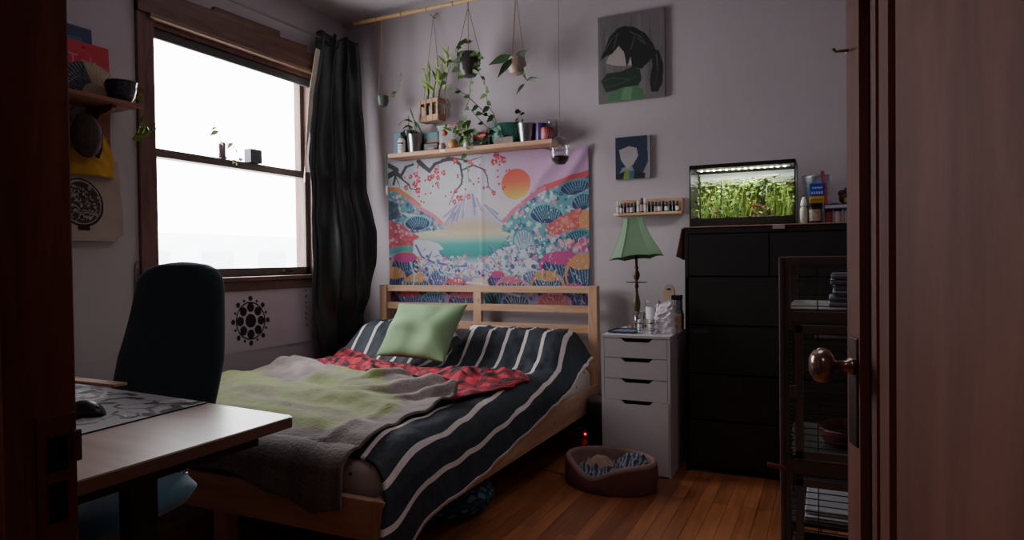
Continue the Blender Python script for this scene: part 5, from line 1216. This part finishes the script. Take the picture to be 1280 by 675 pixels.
def fish(x, y, z, L, d, mat, label):
    t = thing('aquarium_fish', label, 'fish', (x, y, z))
    mb = MB(); n = 9
    prof = [(0, 0), (L*.10, L*.10), (L*.17, L*.28), (L*.15, L*.5), (L*.07, L*.75), (L*.035, L*.82), (0, L*.83)]
    mb.lathe(prof, (0, 0, 0), 12, M=Matrix.Translation((x, y, z)) @ Matrix.Rotation(PI/2*d, 4, 'Y'), sx=1.25, sy=.6, cap=False)
    mb.build('fish_body', mat, t, smooth=True)
    MB().prism([(x+d*L*.80, z), (x+d*L*1.15, z+L*.26), (x+d*L*1.02, z), (x+d*L*1.15, z-L*.26)], 'y', y-.0008, y+.0008).prism([(x+d*L*.3, z+L*.2), (x+d*L*.5, z+L*.36), (x+d*L*.6, z+L*.12)], 'y', y-.0006, y+.0006).build('fins', mat, t)
RF_ = pm('fish_red', (176, 52, 40), .4, var=.2); BF_ = pm('fish_black', (24, 26, 34), .4)
fish(AX0+.115, AY0+.05, ZT+.075, .030, 1, RF_, 'small red fish low among the plants at the left of the aquarium')
fish(AX0+.040, AY0+.03, ZT+.130, .024, -1, BF_, 'tiny dark fish near the left glass of the aquarium')
fish(AX0+.300, AY0+.05, ZT+.105, .022, 1, RF_, 'tiny red fish beside the driftwood in the aquarium')

# clutter right of the aquarium
t = thing('plastic_container', 'translucent milky plastic container behind the clutter right of the aquarium', 'container', (-.07, 3.86, ZT)); MB().lathe([(.050, 0), (.056, .01), (.068, .25), (.071, .262), (.066, .265), (.063, .25), (.05, .01)], (-.075, 3.86, ZT), 30, cap=False).build('container_wall', pane('milky_plastic', (.78, .80, .86), rough=.3, w=3.), t, smooth=True)
t = thing('white_squeeze_bottle', 'white squeeze bottle immediately right of the aquarium', 'bottle', (-.120, 3.60, ZT)); MB().lathe([(.015, 0), (.018, .004), (.018, .075), (.010, .090)], (-.122, 3.60, ZT), 18).build('bottle_body', pm('cream_plastic', (206, 204, 190), .5), t, smooth='auto'); MB().lathe([(.010, .089), (.016, .092), (.013, .115), (.004, .135)], (-.122, 3.60, ZT), 16).build('cap', WHITE, t, smooth='auto')
t = thing('food_jar', 'dark lidded glass jar with pale label right of the white squeeze bottle', 'jar', (-.072, 3.60, ZT)); MB().lathe([(.026, 0), (.031, .004), (.031, .082)], (-.072, 3.60, ZT), 24).build('jar_body', pm('dark_jar', (44, 36, 36), .3), t, smooth='auto'); MB().lathe([(.032, .082), (.033, .084), (.033, .098), (.030, .100)], (-.072, 3.60, ZT), 24).build('lid', BLACK, t, smooth='auto')
MB().grid(12, 4, lambda u, v: Vector((-.072+.0315*math.sin((u-.5)*2.0), 3.60-.0315*math.cos((u-.5)*2.0), ZT+.015+.055*v))).build('paper_label', pm('jar_label', (170, 160, 140), .7, var=.4, scale=90), t)
t = thing('fish_food_box', 'small blue box with white lettering and yellow lower band, standing on the dark jar', 'box', (-.062, 3.60, ZT+.101)); zb = ZT+.1005
MB().bx(-.096, -.030, 3.58, 3.62, zb+.034, zb+.096, .002).build('blue_part', pm('box_blue', (28, 70, 200), .4), t); MB().bx(-.096, -.030, 3.58, 3.62, zb, zb+.034, .002).build('yellow_band', pm('box_yellow', (206, 160, 50), .4), t)
m = MB()
for k in range(5): m.bx(-.088+k*.011, -.081+k*.011, 3.5788, 3.5795, zb+.044, zb+.056)
for k in range(4): m.bx(-.084+k*.012, -.074+k*.012, 3.5788, 3.5795, zb+.070, zb+.078)
m.build('white_print', pm('box_white_print', (210, 214, 230), .5), t)
m = MB()
for k in range(6): m.bx(-.088+k*.009, -.083+k*.009, 3.5788, 3.5795, zb+.012, zb+.020)
m.build('dark_print', pm('box_dark_print', (110, 76, 30), .5), t)
o = MB().prism([(-.030, ZT+.090), (-.012, ZT+.085), (-.030, ZT+.250), (-.046, ZT+.252)], 'y', 3.585, 3.66).build('snack_packet', pm('red_white_packet', (176, 84, 96), .4, var=.5, scale=30)); o.location.z += .004; tag(o, 'red and white packet leaning upright right of the blue box', 'packet')
o = MB().prism([(-.005, ZT+.098), (.030, ZT+.098), (-.010, ZT+.210), (-.022, ZT+.205)], 'y', 3.60, 3.66).build('paper_bag_small', pm('pale_packet', (190, 188, 200), .5)); tag(o, 'pale grey packet leaning against the red and white packet', 'packet')
for k, (x, c, lab) in enumerate(((-.012, (150, 70, 72), 'small reddish jar under the flat blue book'), (.028, (196, 176, 176), 'small pale pink jar under the flat blue book'), (.070, (120, 116, 110), 'small grey jar under the flat blue book nearest the door'))):
    t = thing('spice_jar', lab, 'jar', (x, 3.60, ZT)); MB().lathe([(.014, 0), (.017, .003), (.017, .058)], (x, 3.61, ZT), 18).build('jar_body', pm('jar_c%d' % k, c, .4), t, smooth='auto'); MB().lathe([(.0175, .058), (.0175, .068), (.015, .070)], (x, 3.61, ZT), 18).build('lid', pm('jar_lid_dark', (60, 56, 58), .5), t, smooth='auto')
t = thing('blue_book', 'blue book lying flat on three small jars on the dresser', 'book', (.035, 3.63, ZT+.071)); MB().bx(-.030, .100, 3.575, 3.70, ZT+.0705, ZT+.074).bx(-.030, .100, 3.575, 3.70, ZT+.089, ZT+.0925).bx(.097, .100, 3.575, 3.70, ZT+.072, ZT+.090).build('cover', pm('book_blue', (42, 58, 120), .5), t); MB().bx(-.028, .097, 3.578, 3.698, ZT+.074, ZT+.089).build('pages', pm('pages', (190, 184, 186), .8), t)
t = thing('brown_ornament', 'lumpy brown and yellow ornament sitting on the blue book', 'ornament', (.07, 3.64, ZT+.093)); 
m = MB(); 
for a, b, c_, r0 in ((.06, 0, .03, .028), (.075, .005, .065, .022), (.045, 0, .055, .016), (.085, 0, .095, .012)): m.ball((a, 3.64+b, ZT+.0925+c_), r0, 14)
m.build('ornament_body', pm('dark_rust', (90, 56, 50), .7, var=.4, scale=50), t, smooth=True); MB().bx(.055, .095, 3.606, 3.614, ZT+.098, ZT+.122, .004).build('yellow_patch', pm('ochre', (180, 150, 50), .6), t)

# ------------------------------------------------------------------ wire cage
cg = thing('pet_cage', 'tall black wire pet cage with shelves standing behind the open door', 'cage', (.15, 2.35, 0))
CB = pm('black_iron', (104, 94, 90), .45, metal=.2, var=.15)
GX0, GX1, GY0, GY1, GH = -.138, .47, 2.10, 2.60, 1.083
m = MB()
for xx in (GX0, GX1-.03):
    for yy in (GY0, GY1-.03): m.bx(xx, xx+.030, yy, yy+.03, .06, GH, .004)
m.bx(GX0, GX0+.012, GY0-.012, GY0+.0, .06, GH, .004)
for z0, z1 in ((GH-.022, GH), (.895, .925), (.455, .497), (.08, .11)):
    m.bx(GX0+.03, GX1-.03, GY0+.002, GY0+.022, z0, z1, .002).bx(GX0+.03, GX1-.03, GY1-.022, GY1, z0, z1, .002)
    m.bx(GX0+.004, GX0+.022, GY0+.03, GY1-.03, z0, z1, .002).bx(GX1-.022, GX1-.004, GY0+.03, GY1-.03, z0, z1, .002)
m.build('cage_frame', CB, cg)
m = MB()
z = .125
while z < GH-.03:
    if not (.445 < z < .505 or .885 < z < .93):
        m.bx(GX0+.026, GX1-.026, GY0+.010, GY0+.0125, z, z+.0025).bx(GX0+.026, GX1-.026, GY1-.012, GY1-.0095, z, z+.0025)
        m.bx(GX0+.010, GX0+.0125, GY0+.026, GY1-.026, z, z+.0025).bx(GX1-.0125, GX1-.010, GY0+.026, GY1-.026, z, z+.0025)
    z += .0185
for k in range(1, 6):
    x = lerp(GX0, GX1, k/6); m.bx(x-.0015, x+.0015, GY0+.013, GY0+.016, .1, GH-.01).bx(x-.0015, x+.0015, GY1-.016, GY1-.013, .1, GH-.01)
    y = lerp(GY0, GY1, k/6); m.bx(GX0+.013, GX0+.016, y-.0015, y+.0015, .1, GH-.01)
for k in range(30): x = lerp(GX0+.03, GX1-.03, k/29); m.bx(x-.001, x+.001, GY0+.01, GY1-.01, GH-.008, GH-.005)
m.build('wire_bars', pm('bar_iron', (84, 78, 78), .4, metal=.3), cg)
def cdoor(z0, z1, nm):
    m = MB(); a, b = GX0+.042, GX1-.042; y0, y1 = GY0-.012, GY0+.001
    m.bx(a, b, y0, y1, z1-.024, z1, .002).bx(a, b, y0, y1, z0, z0+.024, .002).bx(a, a+.022, y0, y1, z0, z1, .002).bx(b-.022, b, y0, y1, z0, z1, .002); d = m.build(nm, CB, cg)
    return d
d = cdoor(.503, .888, 'front_door'); MB().bx(GX0+.028, GX0+.048, GY0-.018, GY0-.010, .68, .715, .003).build('hinge', CB, d)
d = cdoor(.115, .448, 'lower_door')
MB().tube([(GX0+.018, GY0-.012, .47), (GX0-.02, GY0-.014, .478), (GX0-.035, GY0-.014, .478)], .0065, 8).build('red_latch', pm('red_latch', (120, 34, 38), .3), cg)
m = MB()
for k in range(30): m.ball((GX0+.031, GY0-.003, .50+k*.0128), .0045, 6, sc=(.8, .8, 1.3))
m.build('hinge_chain', pm('dull_chain', (92, 88, 88), .4, metal=.7), cg)
MB().bx(GX0+.02, GX1-.02, GY0+.02, GY1-.02, .926, .932).build('upper_shelf', pm('shelf_grey', (150, 142, 140), .6), cg)
MB().bx(GX0+.09, GX1-.03, GY0+.12, GY0+.20, .828, .838).build('perch_ledge', pm('perch_ledge', (120, 112, 112), .6), cg)
MB().bx(GX0+.02, GX1-.02, GY0+.02, GY1-.02, .30, .306).build('lower_tray', pm('tray_dark', (56, 50, 48), .6), cg)
MB().bx(GX0+.02, GX1-.02, GY0+.02, GY1-.02, .075, .08).build('bottom_tray', BLACK, cg)
for xx in (GX0+.015, GX1-.015):
    for yy in (GY0+.015, GY1-.015): MB().lathe([(.028, -.012), (.028, .012)], seg=16, M=Matrix.Translation((xx, yy, .030)) @ Matrix.Rotation(PI/2, 4, 'X')).bx(xx-.006, xx+.006, yy-.006, yy+.006, .03, .07).build('caster', BLACK, cg)
for k, lab in enumerate(('grey-blue folded towel at the bottom of the pile in the cage top', 'grey-blue folded towel in the middle of the pile in the cage top', 'grey-blue folded towel on top of the pile in the cage top')):
    m = MB(); dx = (0, .012, .006)[k]; z0 = .9325+k*.033
    m.bx(-.010+dx, .24, GY0+.09, GY0+.30, z0, z0+.0155, .007, seg=3).bx(-.008+dx, .24, GY0+.092, GY0+.30, z0+.0155, z0+.032, .007, seg=3)
    o = m.build('folded_towel', pm('grey_towel', (124, 128, 142), .9, var=.1, scale=60, bs=.6, bscale=200), smooth=True); tag(o, lab, 'towel', 'folded towels in the cage')
t = thing('food_bowl', 'dark red shallow bowl sitting low behind the cage front door', 'bowl', (.08, 2.30, .497))
MB().bx(GX0+.02, GX1-.02, GY0+.02, GY1-.02, .498, .502).build('middle_tray', pm('tray_dark', (56, 50, 48), .6), cg)
MB().lathe([(.05, 0), (.085, .01), (.105, .055), (.102, .058), (.08, .016), (0, .010)], (.06, 2.30, .5025), 30).build('bowl_body', pm('oxblood_enamel', (92, 40, 42), .3), t, smooth=True)
for k in range(2):
    o = MB().bx(-.075, .25, GY0+.05+k*.02, GY0+.30, .3062+k*.014, .3062+k*.014+.012, .003).build('paper_pad', pm('paper_white', (206, 204, 208), .8)); tag(o, ('lower' if k == 0 else 'upper')+' white paper pad lying in the lower cage compartment', 'paper')

# ------------------------------------------------------------------ pet bed
pb = thing('pet_bed', 'oval brown pet bed with low front lying before the white drawer unit', 'pet bed', (-.985, 3.105, 0))
EX, EY, ER = .222, .165, math.radians(-8)
MP = Matrix.Translation((-.962, 3.105, 0)) @ Matrix.Rotation(ER, 4, 'Z')
def rimh(a):                                             # a: angle, front dip towards the camera left
    return .118-.062*math.exp(-(((a-math.radians(262)+PI) % (2*PI)-PI)/.50)**2)
def wall_pt(off, inner):
    def g(u, v):
        a = 2*PI*u; h = rimh(a); q = v; sc = 1-off+.03*math.sin(PI*q)*(0 if inner else 1)+.02*q
        return xyz(MP, (EX*sc*math.cos(a), EY*(sc-off*.4)*math.sin(a), .004+h*q))
    return g
MB().grid(72, 8, wall_pt(0, False)).build('outer_wall', pm('brown_fabric', (120, 80, 72), .9, var=.1, scale=50, bs=.4, bscale=200), pb, smooth=True)
MB().grid(72, 8, wall_pt(.13, True)).build('inner_wall', pm('tan_plush', (166, 136, 126), .95, var=.08, scale=50, bs=.5, bscale=200), pb, smooth=True)
m = MB()
def rim(u, v):
    a = 2*PI*u; h = rimh(a); b = PI*v; c0 = Vector(wall_pt(0, False)(u, 1)); c1 = Vector(wall_pt(.13, True)(u, 1)); c = (c0+c1)/2; rr = (c0-c1).length/2
    return c+(c0-c1).normalized()*rr*math.cos(b)+Vector((0, 0, .018*math.sin(b)))
m.grid(72, 8, rim).build('rim', pm('taupe_rim', (156, 124, 116), .95, var=.1, scale=50), pb, smooth=True)
MB().lathe([(0, .004), (1, .004), (1, .02), (0, .03)], seg=48, M=MP @ Matrix.Diagonal((EX*.93, EY*.93, 1, 1))).build('base_cushion', pm('tan_plush', (166, 136, 126)), pb, smooth=True)
def crumple(cx, cy, rx, ry, z0, h, seed, amp=.02):
    def g(u, v):
        a = 2*PI*u; r = v; x, y = rx*r*math.cos(a), ry*r*math.sin(a)
        hh = h*(1-r**2.5)+amp*(abs(nz(x*22+seed, y*22, seed))*1.6+.6*abs(nz(x*48, y*48, seed+4)))*(1-r**6)
        return xyz(MP, (cx+x, cy+y, z0+hh))
    return MB().grid(64, 26, g)
def denim():
    m, nt, b = base_mat('grey_blue_fleece'); tc = N(nt, 'ShaderNodeTexCoord'); w_ = N(nt, 'ShaderNodeTexWave'); w_.inputs['Scale'].default_value = 14.; w_.inputs['Distortion'].default_value = 9.; w_.inputs['Detail'].default_value = 3.
    nt.links.new(tc.outputs['Object'], w_.inputs[0]); r = N(nt, 'ShaderNodeValToRGB'); r.color_ramp.elements[0].position = .35; r.color_ramp.elements[1].position = .75
    r.color_ramp.elements[0].color = lin((72, 84, 98))+(1,); r.color_ramp.elements[1].color = lin((156, 166, 182))+(1,)
    nt.links.new(w_.outputs[0], r.inputs[0]); nt.links.new(r.outputs[0], b.inputs['Base Color']); b.inputs['Roughness'].default_value = .95; return m
DN = denim()
o = crumple(0, 0, EX*.82, EY*.80, .048, .034, 3, .040).build('pet_blanket', DN, smooth=True); tag(o, 'crumpled grey-blue striped fleece lining the pet bed', 'blanket')
o = crumple(.115, .02, .090, .085, .084, .058, 9, .035).build('pet_blanket', DN, smooth=True); tag(o, 'bunched light blue fleece piled at the right end of the pet bed', 'blanket')
o = crumple(-.045, -.01, .075, .055, .088, .044, 5, .006).build('plush_pad', pm('pinkish_plush', (196, 160, 146), .95, var=.06, scale=60, bs=.5, bscale=200), smooth=True); tag(o, 'soft pinkish beige plush mound in the middle of the pet bed', 'plush')

# black cylindrical speaker and power strip in the corner beside the bed
t = thing('floor_speaker', 'black cylindrical unit with grey top between the bed and the white drawers', 'speaker', (-1.175, 3.66, 0))
MB().lathe([(.088, .0), (.095, .004), (.095, .022), (.088, .026)], (-1.175, 3.66, 0), 32).build('foot_ring', pm('silver_ring', (120, 120, 124), .3, metal=.8), t, smooth='auto')
MB().lathe([(.085, .024), (.090, .05), (.090, .27), (.086, .276)], (-1.175, 3.66, 0), 32).build('speaker_body', pm('speaker_cloth', (30, 28, 30), .7, bs=.4, bscale=300), t, smooth='auto')
MB().lathe([(.087, .275), (.089, .285), (.080, .30), (.03, .306), (0, .306)], (-1.175, 3.66, 0), 32).build('speaker_top', pm('grey_top', (92, 84, 86), .5), t, smooth=True)
t = thing('power_strip', 'white power strip with a red light and black plugs on the floor by the bed', 'power strip', (-1.47, 3.86, 0))
MB().bx(-1.66, -1.32, 3.84, 3.92, .001, .045, .006).build('strip_body', pm('strip_white', (190, 186, 186), .5), t)
MB().ball((-1.345, 3.838, .028), .007, 10).build('red_light', pm('red_led', (255, 20, 40), .4, emis=1.6), t)
m = MB()
for k, x in enumerate((-1.60, -1.52, -1.44)): m.bx(x-.022, x+.022, 3.85, 3.90, .045, .085+.012*(k % 2), .006)
m.build('plug', BLACK, t)
m = MB(); m.tube([(-1.52, 3.87, .08), (-1.50, 3.82, .11), (-1.40, 3.80, .06), (-1.28, 3.74, .012), (-1.29, 3.56, .006)], .004); m.build('black_lead', BLACK, t)
o = MB().tube([(-1.36, 3.78, .006), (-1.30, 3.66, .004), (-1.36, 3.45, .004), (-1.40, 3.28, .004), (-1.33, 3.18, .004), (-1.22, 3.15, .004)], .0032).build('thin_cable', pm('cable_tan', (140, 104, 88), .6)); tag(o, 'thin pale cable curving across the floor to the pet bed', 'cable')
o = MB().tube([(-1.26, 3.945, .40), (-1.25, 3.90, .41), (-1.20, 3.84, .40), (-1.14, 3.82, .34), (-1.12, 3.84, .20), (-1.11, 3.88, .05), (-1.12, 3.93, .006)], .005).build('white_cable', WHITE, smooth=True); tag(o, 'white cable looping behind the bed post toward the drawers', 'cable')

# ------------------------------------------------------------------ left wall shelf, books, fan, hanging bags
t = thing('corner_shelf', 'reddish wooden shelf on a scrolled bracket left of the window', 'shelf', (-3.09, 1.7, 1.70))
RW = wood('reddish_shelf_wood', (112, 66, 52), (150, 98, 78), 'y', 2.5, 9, .5)
MB().bx(XL+.001, -2.98, 1.10, 2.18, 1.831, 1.849, .002).build('shelf_board', RW, t)
MB().prism([(XL+.001, 1.700), (XL+.018, 1.700), (XL+.020, 1.735), (XL+.045, 1.748), (XL+.06, 1.775), (XL+.085, 1.792), (XL+.14, 1.800), (XL+.17, 1.815), (XL+.17, 1.831), (XL+.001, 1.831)], 'y', 2.06, 2.08).build('bracket', RW, t)
MB().bx(XL+.001, XL+.014, 2.04, 2.155, 1.60, 1.831, .003).build('wall_cleat', RW, t)
MB().prism([(XL+.001, 1.700), (XL+.018, 1.700), (XL+.06, 1.775), (XL+.17, 1.815), (XL+.17, 1.831), (XL+.001, 1.831)], 'y', 1.20, 1.22).build('bracket', RW, t)
ZL = 1.8493
def book(name, lab, y0, y1, h, x0, lean, th, col_, slant=0):
    t = thing(name, lab, 'book', (x0, (y0+y1)/2, ZL)); M = Matrix.Translation((x0, 0, ZL)) @ Matrix.Rotation(lean, 4, 'Y')
    MB().bx(0, .003, y0, y1, 0, h, .001, M=M).bx(-th, -th+.003, y0, y1, 0, h, .001, M=M).bx(-th, .003, y0, y0+.003, 0, h, M=M).build('cover', pm(name+'_cover', col_, .5, var=.12, scale=14), t)
    MB().bx(-th+.003, 0, y0+.003, y1-.004, .003, h-.004, M=M).build('pages', pm('pages', (190, 184, 186), .8), t); return t, M
bk, M = book('blue_book', 'tall dark blue book standing behind the red book on the left shelf', 1.72, 2.068, .352, -3.172, -.04, .022, (28, 44, 88))
MB().bx(.0032, .0036, 1.90, 2.02, .15, .30, M=M).build('cover_art', pm('blue_art', (50, 76, 120), .5, var=.6, scale=14), bk)
bk, M = book('red_book', 'red book with faint pale title leaning behind the folding fan', 1.70, 2.125, .272, -3.135, -.05, .03, (190, 30, 52))
tc = bpy.data.curves.new('title', 'FONT'); tc.body = 'Tok'; tc.size = .085; tc.extrude = .0003; to = bpy.data.objects.new('title_tmp', tc); C.objects.link(to)
bpy.context.view_layer.update(); me = bpy.data.meshes.new_from_object(to.evaluated_get(bpy.context.evaluated_depsgraph_get())); bpy.data.objects.remove(to)
mb = MB(); mb.bm.from_mesh(me); mb._xf(mb.bm.verts, M @ Matrix.Translation((.0036, 1.925, .150)) @ Matrix.Rotation(PI/2, 4, 'Z') @ Matrix.Rotation(PI/2, 4, 'X')); mb.build('title_lettering', pm('faint_title', (196, 110, 124), .6), bk)
MB().bx(.0032, .0038, 1.995, 2.012, .243, .250, .0, M=M).build('cover_mark', pm('mark_dark', (60, 20, 30), .6), bk)
# folding fan
fn = thing('folding_fan', 'open folding fan, ink-dark left half and beige right half, on the left shelf', 'fan', (-3.03, 2.01, ZL))
fcx, fcz = 2.012, ZL+.012
def fan_pt(a0, a1):
    def g(u, v):
        a = lerp(a0, a1, u); r = lerp(.060, .165, v); k = int(u*200) % 2
        return Vector((-3.082-.035*v+(.003 if int(round(u*24)) % 2 else -.003), fcx+r*math.cos(a), fcz+r*math.sin(a)))
    return g
random.seed(6)
MB().grid(24, 10, fan_pt(math.radians(20), math.radians(100))).build('beige_leaf', pm('fan_beige', (176, 160, 136), .8), fn)
fcn = Can(60, 30, (104, 104, 112), 2.); 
for _ in range(30): fcn.stroke([(random.random(), random.random()), (random.random(), random.random())], .02, random.choice([(24, 26, 28), (130, 130, 138), (96, 98, 104)]))
fcc = fcn.col(); MB().grid(59, 29, fan_pt(math.radians(100), math.radians(176)), colf=fcc).build('inked_leaf', vcol('fan_ink', .8), fn)
m = MB()
for k in range(15):
    a = math.radians(20+k*156/14); m.tube([(-3.080, fcx, fcz), (-3.117, fcx+.165*math.cos(a), fcz+.165*math.sin(a))], .0015, 4, )
m.build('ribs', pm('bamboo_rib', (150, 116, 92), .6), fn)
MB().prism([(fcx+.062*math.cos(math.radians(a)), fcz+.062*math.sin(math.radians(a))) for a in range(20, 178, 12)]+[(fcx, fcz-.008)], 'x', -3.082, -3.078).build('guard', pm('fan_wood', (134, 104, 88), .6), fn)
# bowl planter with vine
t = thing('bowl_planter', 'dark patterned glazed bowl with a trailing vine at the right end of the left shelf', 'plant', (-3.07, 2.135, ZL))
bc = Can(140, 34, (52, 56, 66), 4.)
for _ in range(120): x, y = random.random(), random.uniform(.2, .9); bc.stroke([(x, y), (x+random.uniform(-.03, .03), y+random.uniform(-.15, .15))], .02, random.choice([(92, 96, 108), (24, 24, 30), (60, 64, 78)]))
bcc = bc.col(); prb = [(0, .036), (.3, .054), (.7, .064), (.9, .064), (1, .066)]
MB().grid(139, 33, lambda u, v: Vector((-3.055+interp(1-v, prb)*math.cos(2*PI*u), 2.125+interp(1-v, prb)*math.sin(2*PI*u), ZL+(1-v)*.098)), colf=bcc).build('bowl_body', vcol('glazed_pattern', .18), t, smooth=True)
MB().lathe([(.060, .094), (.067, .096), (.068, .102), (.062, .104), (.058, .098)], (-3.055, 2.125, ZL), 30, cap=False).build('bowl_rim', pm('rim_dark', (22, 24, 28), .2), t, smooth=True)
MB().lathe([(0, .084), (.060, .084), (0, .09)], (-3.055, 2.125, ZL), 24).build('soil', pm('potting_soil', (40, 30, 24)), t)
random.seed(15)
stems(t, [[(-3.07, 2.16, ZL+.09), (-3.06, 2.205, ZL+.112), (-3.06, 2.235, ZL+.06), (-3.06, 2.235, ZL-.04), (-3.06, 2.228, ZL-.12), (-3.06, 2.235, ZL-.19)], [(-3.06, 2.228, ZL-.12), (-3.06, 2.27, ZL-.10), (-3.06, 2.30, ZL-.095)]], LEAFY, r=.0016, leaves=(11, .038, .026), name='vine')
# hanging things below the shelf
for y, lab in ((1.80, 'small metal hook under the left shelf nearest the doorway'), (1.95, 'small metal hook under the left shelf above the brown cap'), (2.09, 'small metal hook under the left shelf beside the wooden bracket')):
    o = MB().tube([(XL+.002, y, 1.80), (XL+.05, y, 1.80), (XL+.055, y, 1.815)], .004).build('wall_hook', BRASS); tag(o, lab, 'hook', 'hooks under the left shelf')
def yb_pt(u, v):
    z = lerp(1.78, 1.50, v); w_ = interp(v, [(0, .02), (.25, .075), (.6, .12), (1, .11)]); y = 2.015+(u-.5)*2*w_+.015*v
    return Vector((XL+.045+.030*math.sin(PI*u)*(.4+v)+.008*nz(u*6, v*6), y, z))
o = MB().grid(30, 30, yb_pt).build('mustard_bag', pm('mustard_cloth', (186, 138, 44), .85, var=.1, scale=20, bs=.4, bscale=60), smooth=True); solid(o, .003); tag(o, 'mustard yellow cloth bag hanging under the left shelf', 'bag')
t = thing('plaid_cap', 'dark brown cloth cap hanging over the mustard bag', 'cap', (-3.08, 1.965, 1.57))
m = MB(); m.ball((-3.075, 1.965, 1.675), .075, 22, sc=(.55, .92, 1.36)); m.build('cap_crown', pm('brown_plaid', (62, 46, 44), .9, var=.5, scale=30, bs=.4), t, smooth=True)
def brim(u, v):
    a = lerp(-1.2, 1.2, u); r = lerp(.058, .090, v); return Vector((-3.085+.05*math.cos(a)*(.5+.5*v), 1.985+r*.75*math.cos(a)*.9+.015, 1.66+r*1.25*math.sin(a)))
MB().prism([(2.02, 1.73), (2.05, 1.70), (2.045, 1.62), (2.03, 1.58), (2.01, 1.60)], 'x', -3.10, -3.085).build('cap_strap', pm('brown_cap_brim', (44, 34, 34), .85), t)
t = thing('tote_bag', 'beige canvas tote bag with round black printed emblem hanging left of the window', 'bag', (-3.15, 2.02, 1.20))
tcn = Can(230, 240, (176, 160, 150), .96)
ty0, ty1, tz1, tz0 = 1.72, 2.20, 1.60, 1.195
def TU(y, z): return (y-ty0)/(ty1-ty0), (tz1-z)/(tz1-tz0)
u0, v0 = TU(1.990, 1.372); RU, RV = .108/(ty1-ty0), .112/(tz1-tz0)
tcn.ell(u0, v0, RU, RV, (38, 34, 36)); tcn.ell(u0-.004, v0-.006, RU*.92, RV*.92, (176, 160, 150)); em = tcn.ell(u0, v0, RU*.86, RV*.86, (66, 60, 60))
random.seed(19)
for _ in range(150):
    a, r = random.random()*6.28, random.random()**.5; x, y = u0+RU*.82*r*math.cos(a), v0+RV*.82*r*math.sin(a); b = random.random()*6.28
    tcn.stroke([(x, y), (x+.025*math.cos(b), y+.025*math.sin(b))], .0055, random.choice([(170, 156, 148), (176, 160, 150), (44, 38, 40), (150, 138, 132)]))
for k in range(6): tcn.stroke([(u0-.05+k*.02, v0+RV*.92), (u0-.045+k*.02, v0+RV*1.12)], .010, (44, 38, 40))
tcc = tcn.col()
def tote_pt(u, v):
    z = lerp(tz1, tz0, v)+.012*(1-v)*math.sin(u*5); w_ = 1-.10*(1-v)**1.2; y = lerp(ty0, ty1, u); y = 1.95+(y-1.95)*w_
    cr = ss(u, .88, 1.)*ss(v, .9, 1.)*.035
    return Vector((XL+.030+.014*math.sin(PI*u)*(.3+v)+.007*nz(u*5, v*5, 3), y-cr*.6, z+cr*.8))
o = MB().grid(229, 239, tote_pt, colf=tcc).build('tote_body', vcol('canvas_print', .9, .3, 500), t, smooth=True); solid(o, .003)
m = MB()
for y in (1.86, 2.06): m.tube([(XL+.03, y, 1.59), (XL+.03, y+(1.95-y)*.5, 1.70), (XL+.045, 1.95, 1.806)], .007, 6, .4)
m.build('strap', pm('canvas_strap', (160, 146, 136), .9), t)

# things on the window meeting rail
t = thing('propagation_jar', 'small glass jar with purple-red stems standing on the window meeting rail', 'plant', (-3.245, 2.875, 1.70))
MB().lathe([(.026, 0), (.029, .004), (.029, .085), (.025, .095)], (-3.245, 2.875, 1.7002), 22, cap=False).build('jar_glass', JARG, t, smooth=True)
random.seed(44); m = MB()
for k in range(9): a = k*.7; m.tube([(-3.245+.012*math.cos(a), 2.875+.018*math.sin(a), 1.703), (-3.245+.01*math.cos(a+1), 2.875+.02*math.sin(a+1), 1.785)], .005, 5)
m.build('purple_stems', pm('purple_stem', (110, 70, 96), .6, var=.5, scale=50), t)
stems(t, [[(-3.245, 2.87, 1.78), (-3.23, 2.84, 1.85), (-3.23, 2.80, 1.90)], [(-3.24, 2.88, 1.78), (-3.22, 2.93, 1.80), (-3.215, 2.955, 1.75)], [(-3.24, 2.885, 1.72), (-3.21, 2.92, 1.68), (-3.20, 2.96, 1.705), (-3.205, 2.93, 1.66)]], pm('olive_leaf', (120, 116, 84), .6), r=.0013, leaves=(5, .036, .015))
t = thing('square_planter', 'small grey square planter box on the window meeting rail', 'planter', (-3.245, 3.11, 1.70))
MB().bx(-3.272, -3.215, 3.065, 3.155, 1.7003, 1.785, .003).build('planter_body', pm('slate_grey', (72, 74, 84), .5), t); MB().tube([(-3.245, 3.12, 1.78), (-3.24, 3.125, 1.80)], .002).build('sprout', LEAF, t)

# ------------------------------------------------------------------ light
w = bpy.data.worlds.new('overcast'); bpy.context.scene.world = w; w.use_nodes = True
bg = w.node_tree.nodes['Background']; bg.inputs[0].default_value = (.97, .985, 1.0, 1); bg.inputs[1].default_value = 8.5
def area(name, loc, rot, sx, sy, e, col_=(1, 1, 1), portal=False, spread=None):
    l = bpy.data.lights.new(name, 'AREA'); l.shape = 'RECTANGLE'; l.size = sx; l.size_y = sy; l.energy = e; l.color = col_
    o = bpy.data.objects.new(name, l); C.objects.link(o); o.location = loc; o.rotation_euler = rot
    if portal: l.cycles.is_portal = True
    return o
area('window_portal', (XL-.17, 3.0, 1.67), (0, -PI/2, 0), 1.34, 1.2, 1, portal=True)
area('tank_light', (AX0+.25, AY0+.075, AZ1-.028), (0, 0, 0), .42, .05, 2.4, (.92, .97, 1.0))
area('hall_fill_light', (-.2, -.7, ZC-.03), (0, 0, 0), .35, .35, 2.5, (1, .86, .78))  # weak fill added behind the camera, no real hall lamp
area('room_fill_light', (-.6, 1.9, ZC-.03), (0, 0, 0), .9, .9, 3., (1, .90, .92))  # soft fill added over the room, no lamp hangs there
sc = bpy.context.scene
sc.view_settings.view_transform = 'AgX'
sc.view_settings.exposure = .9
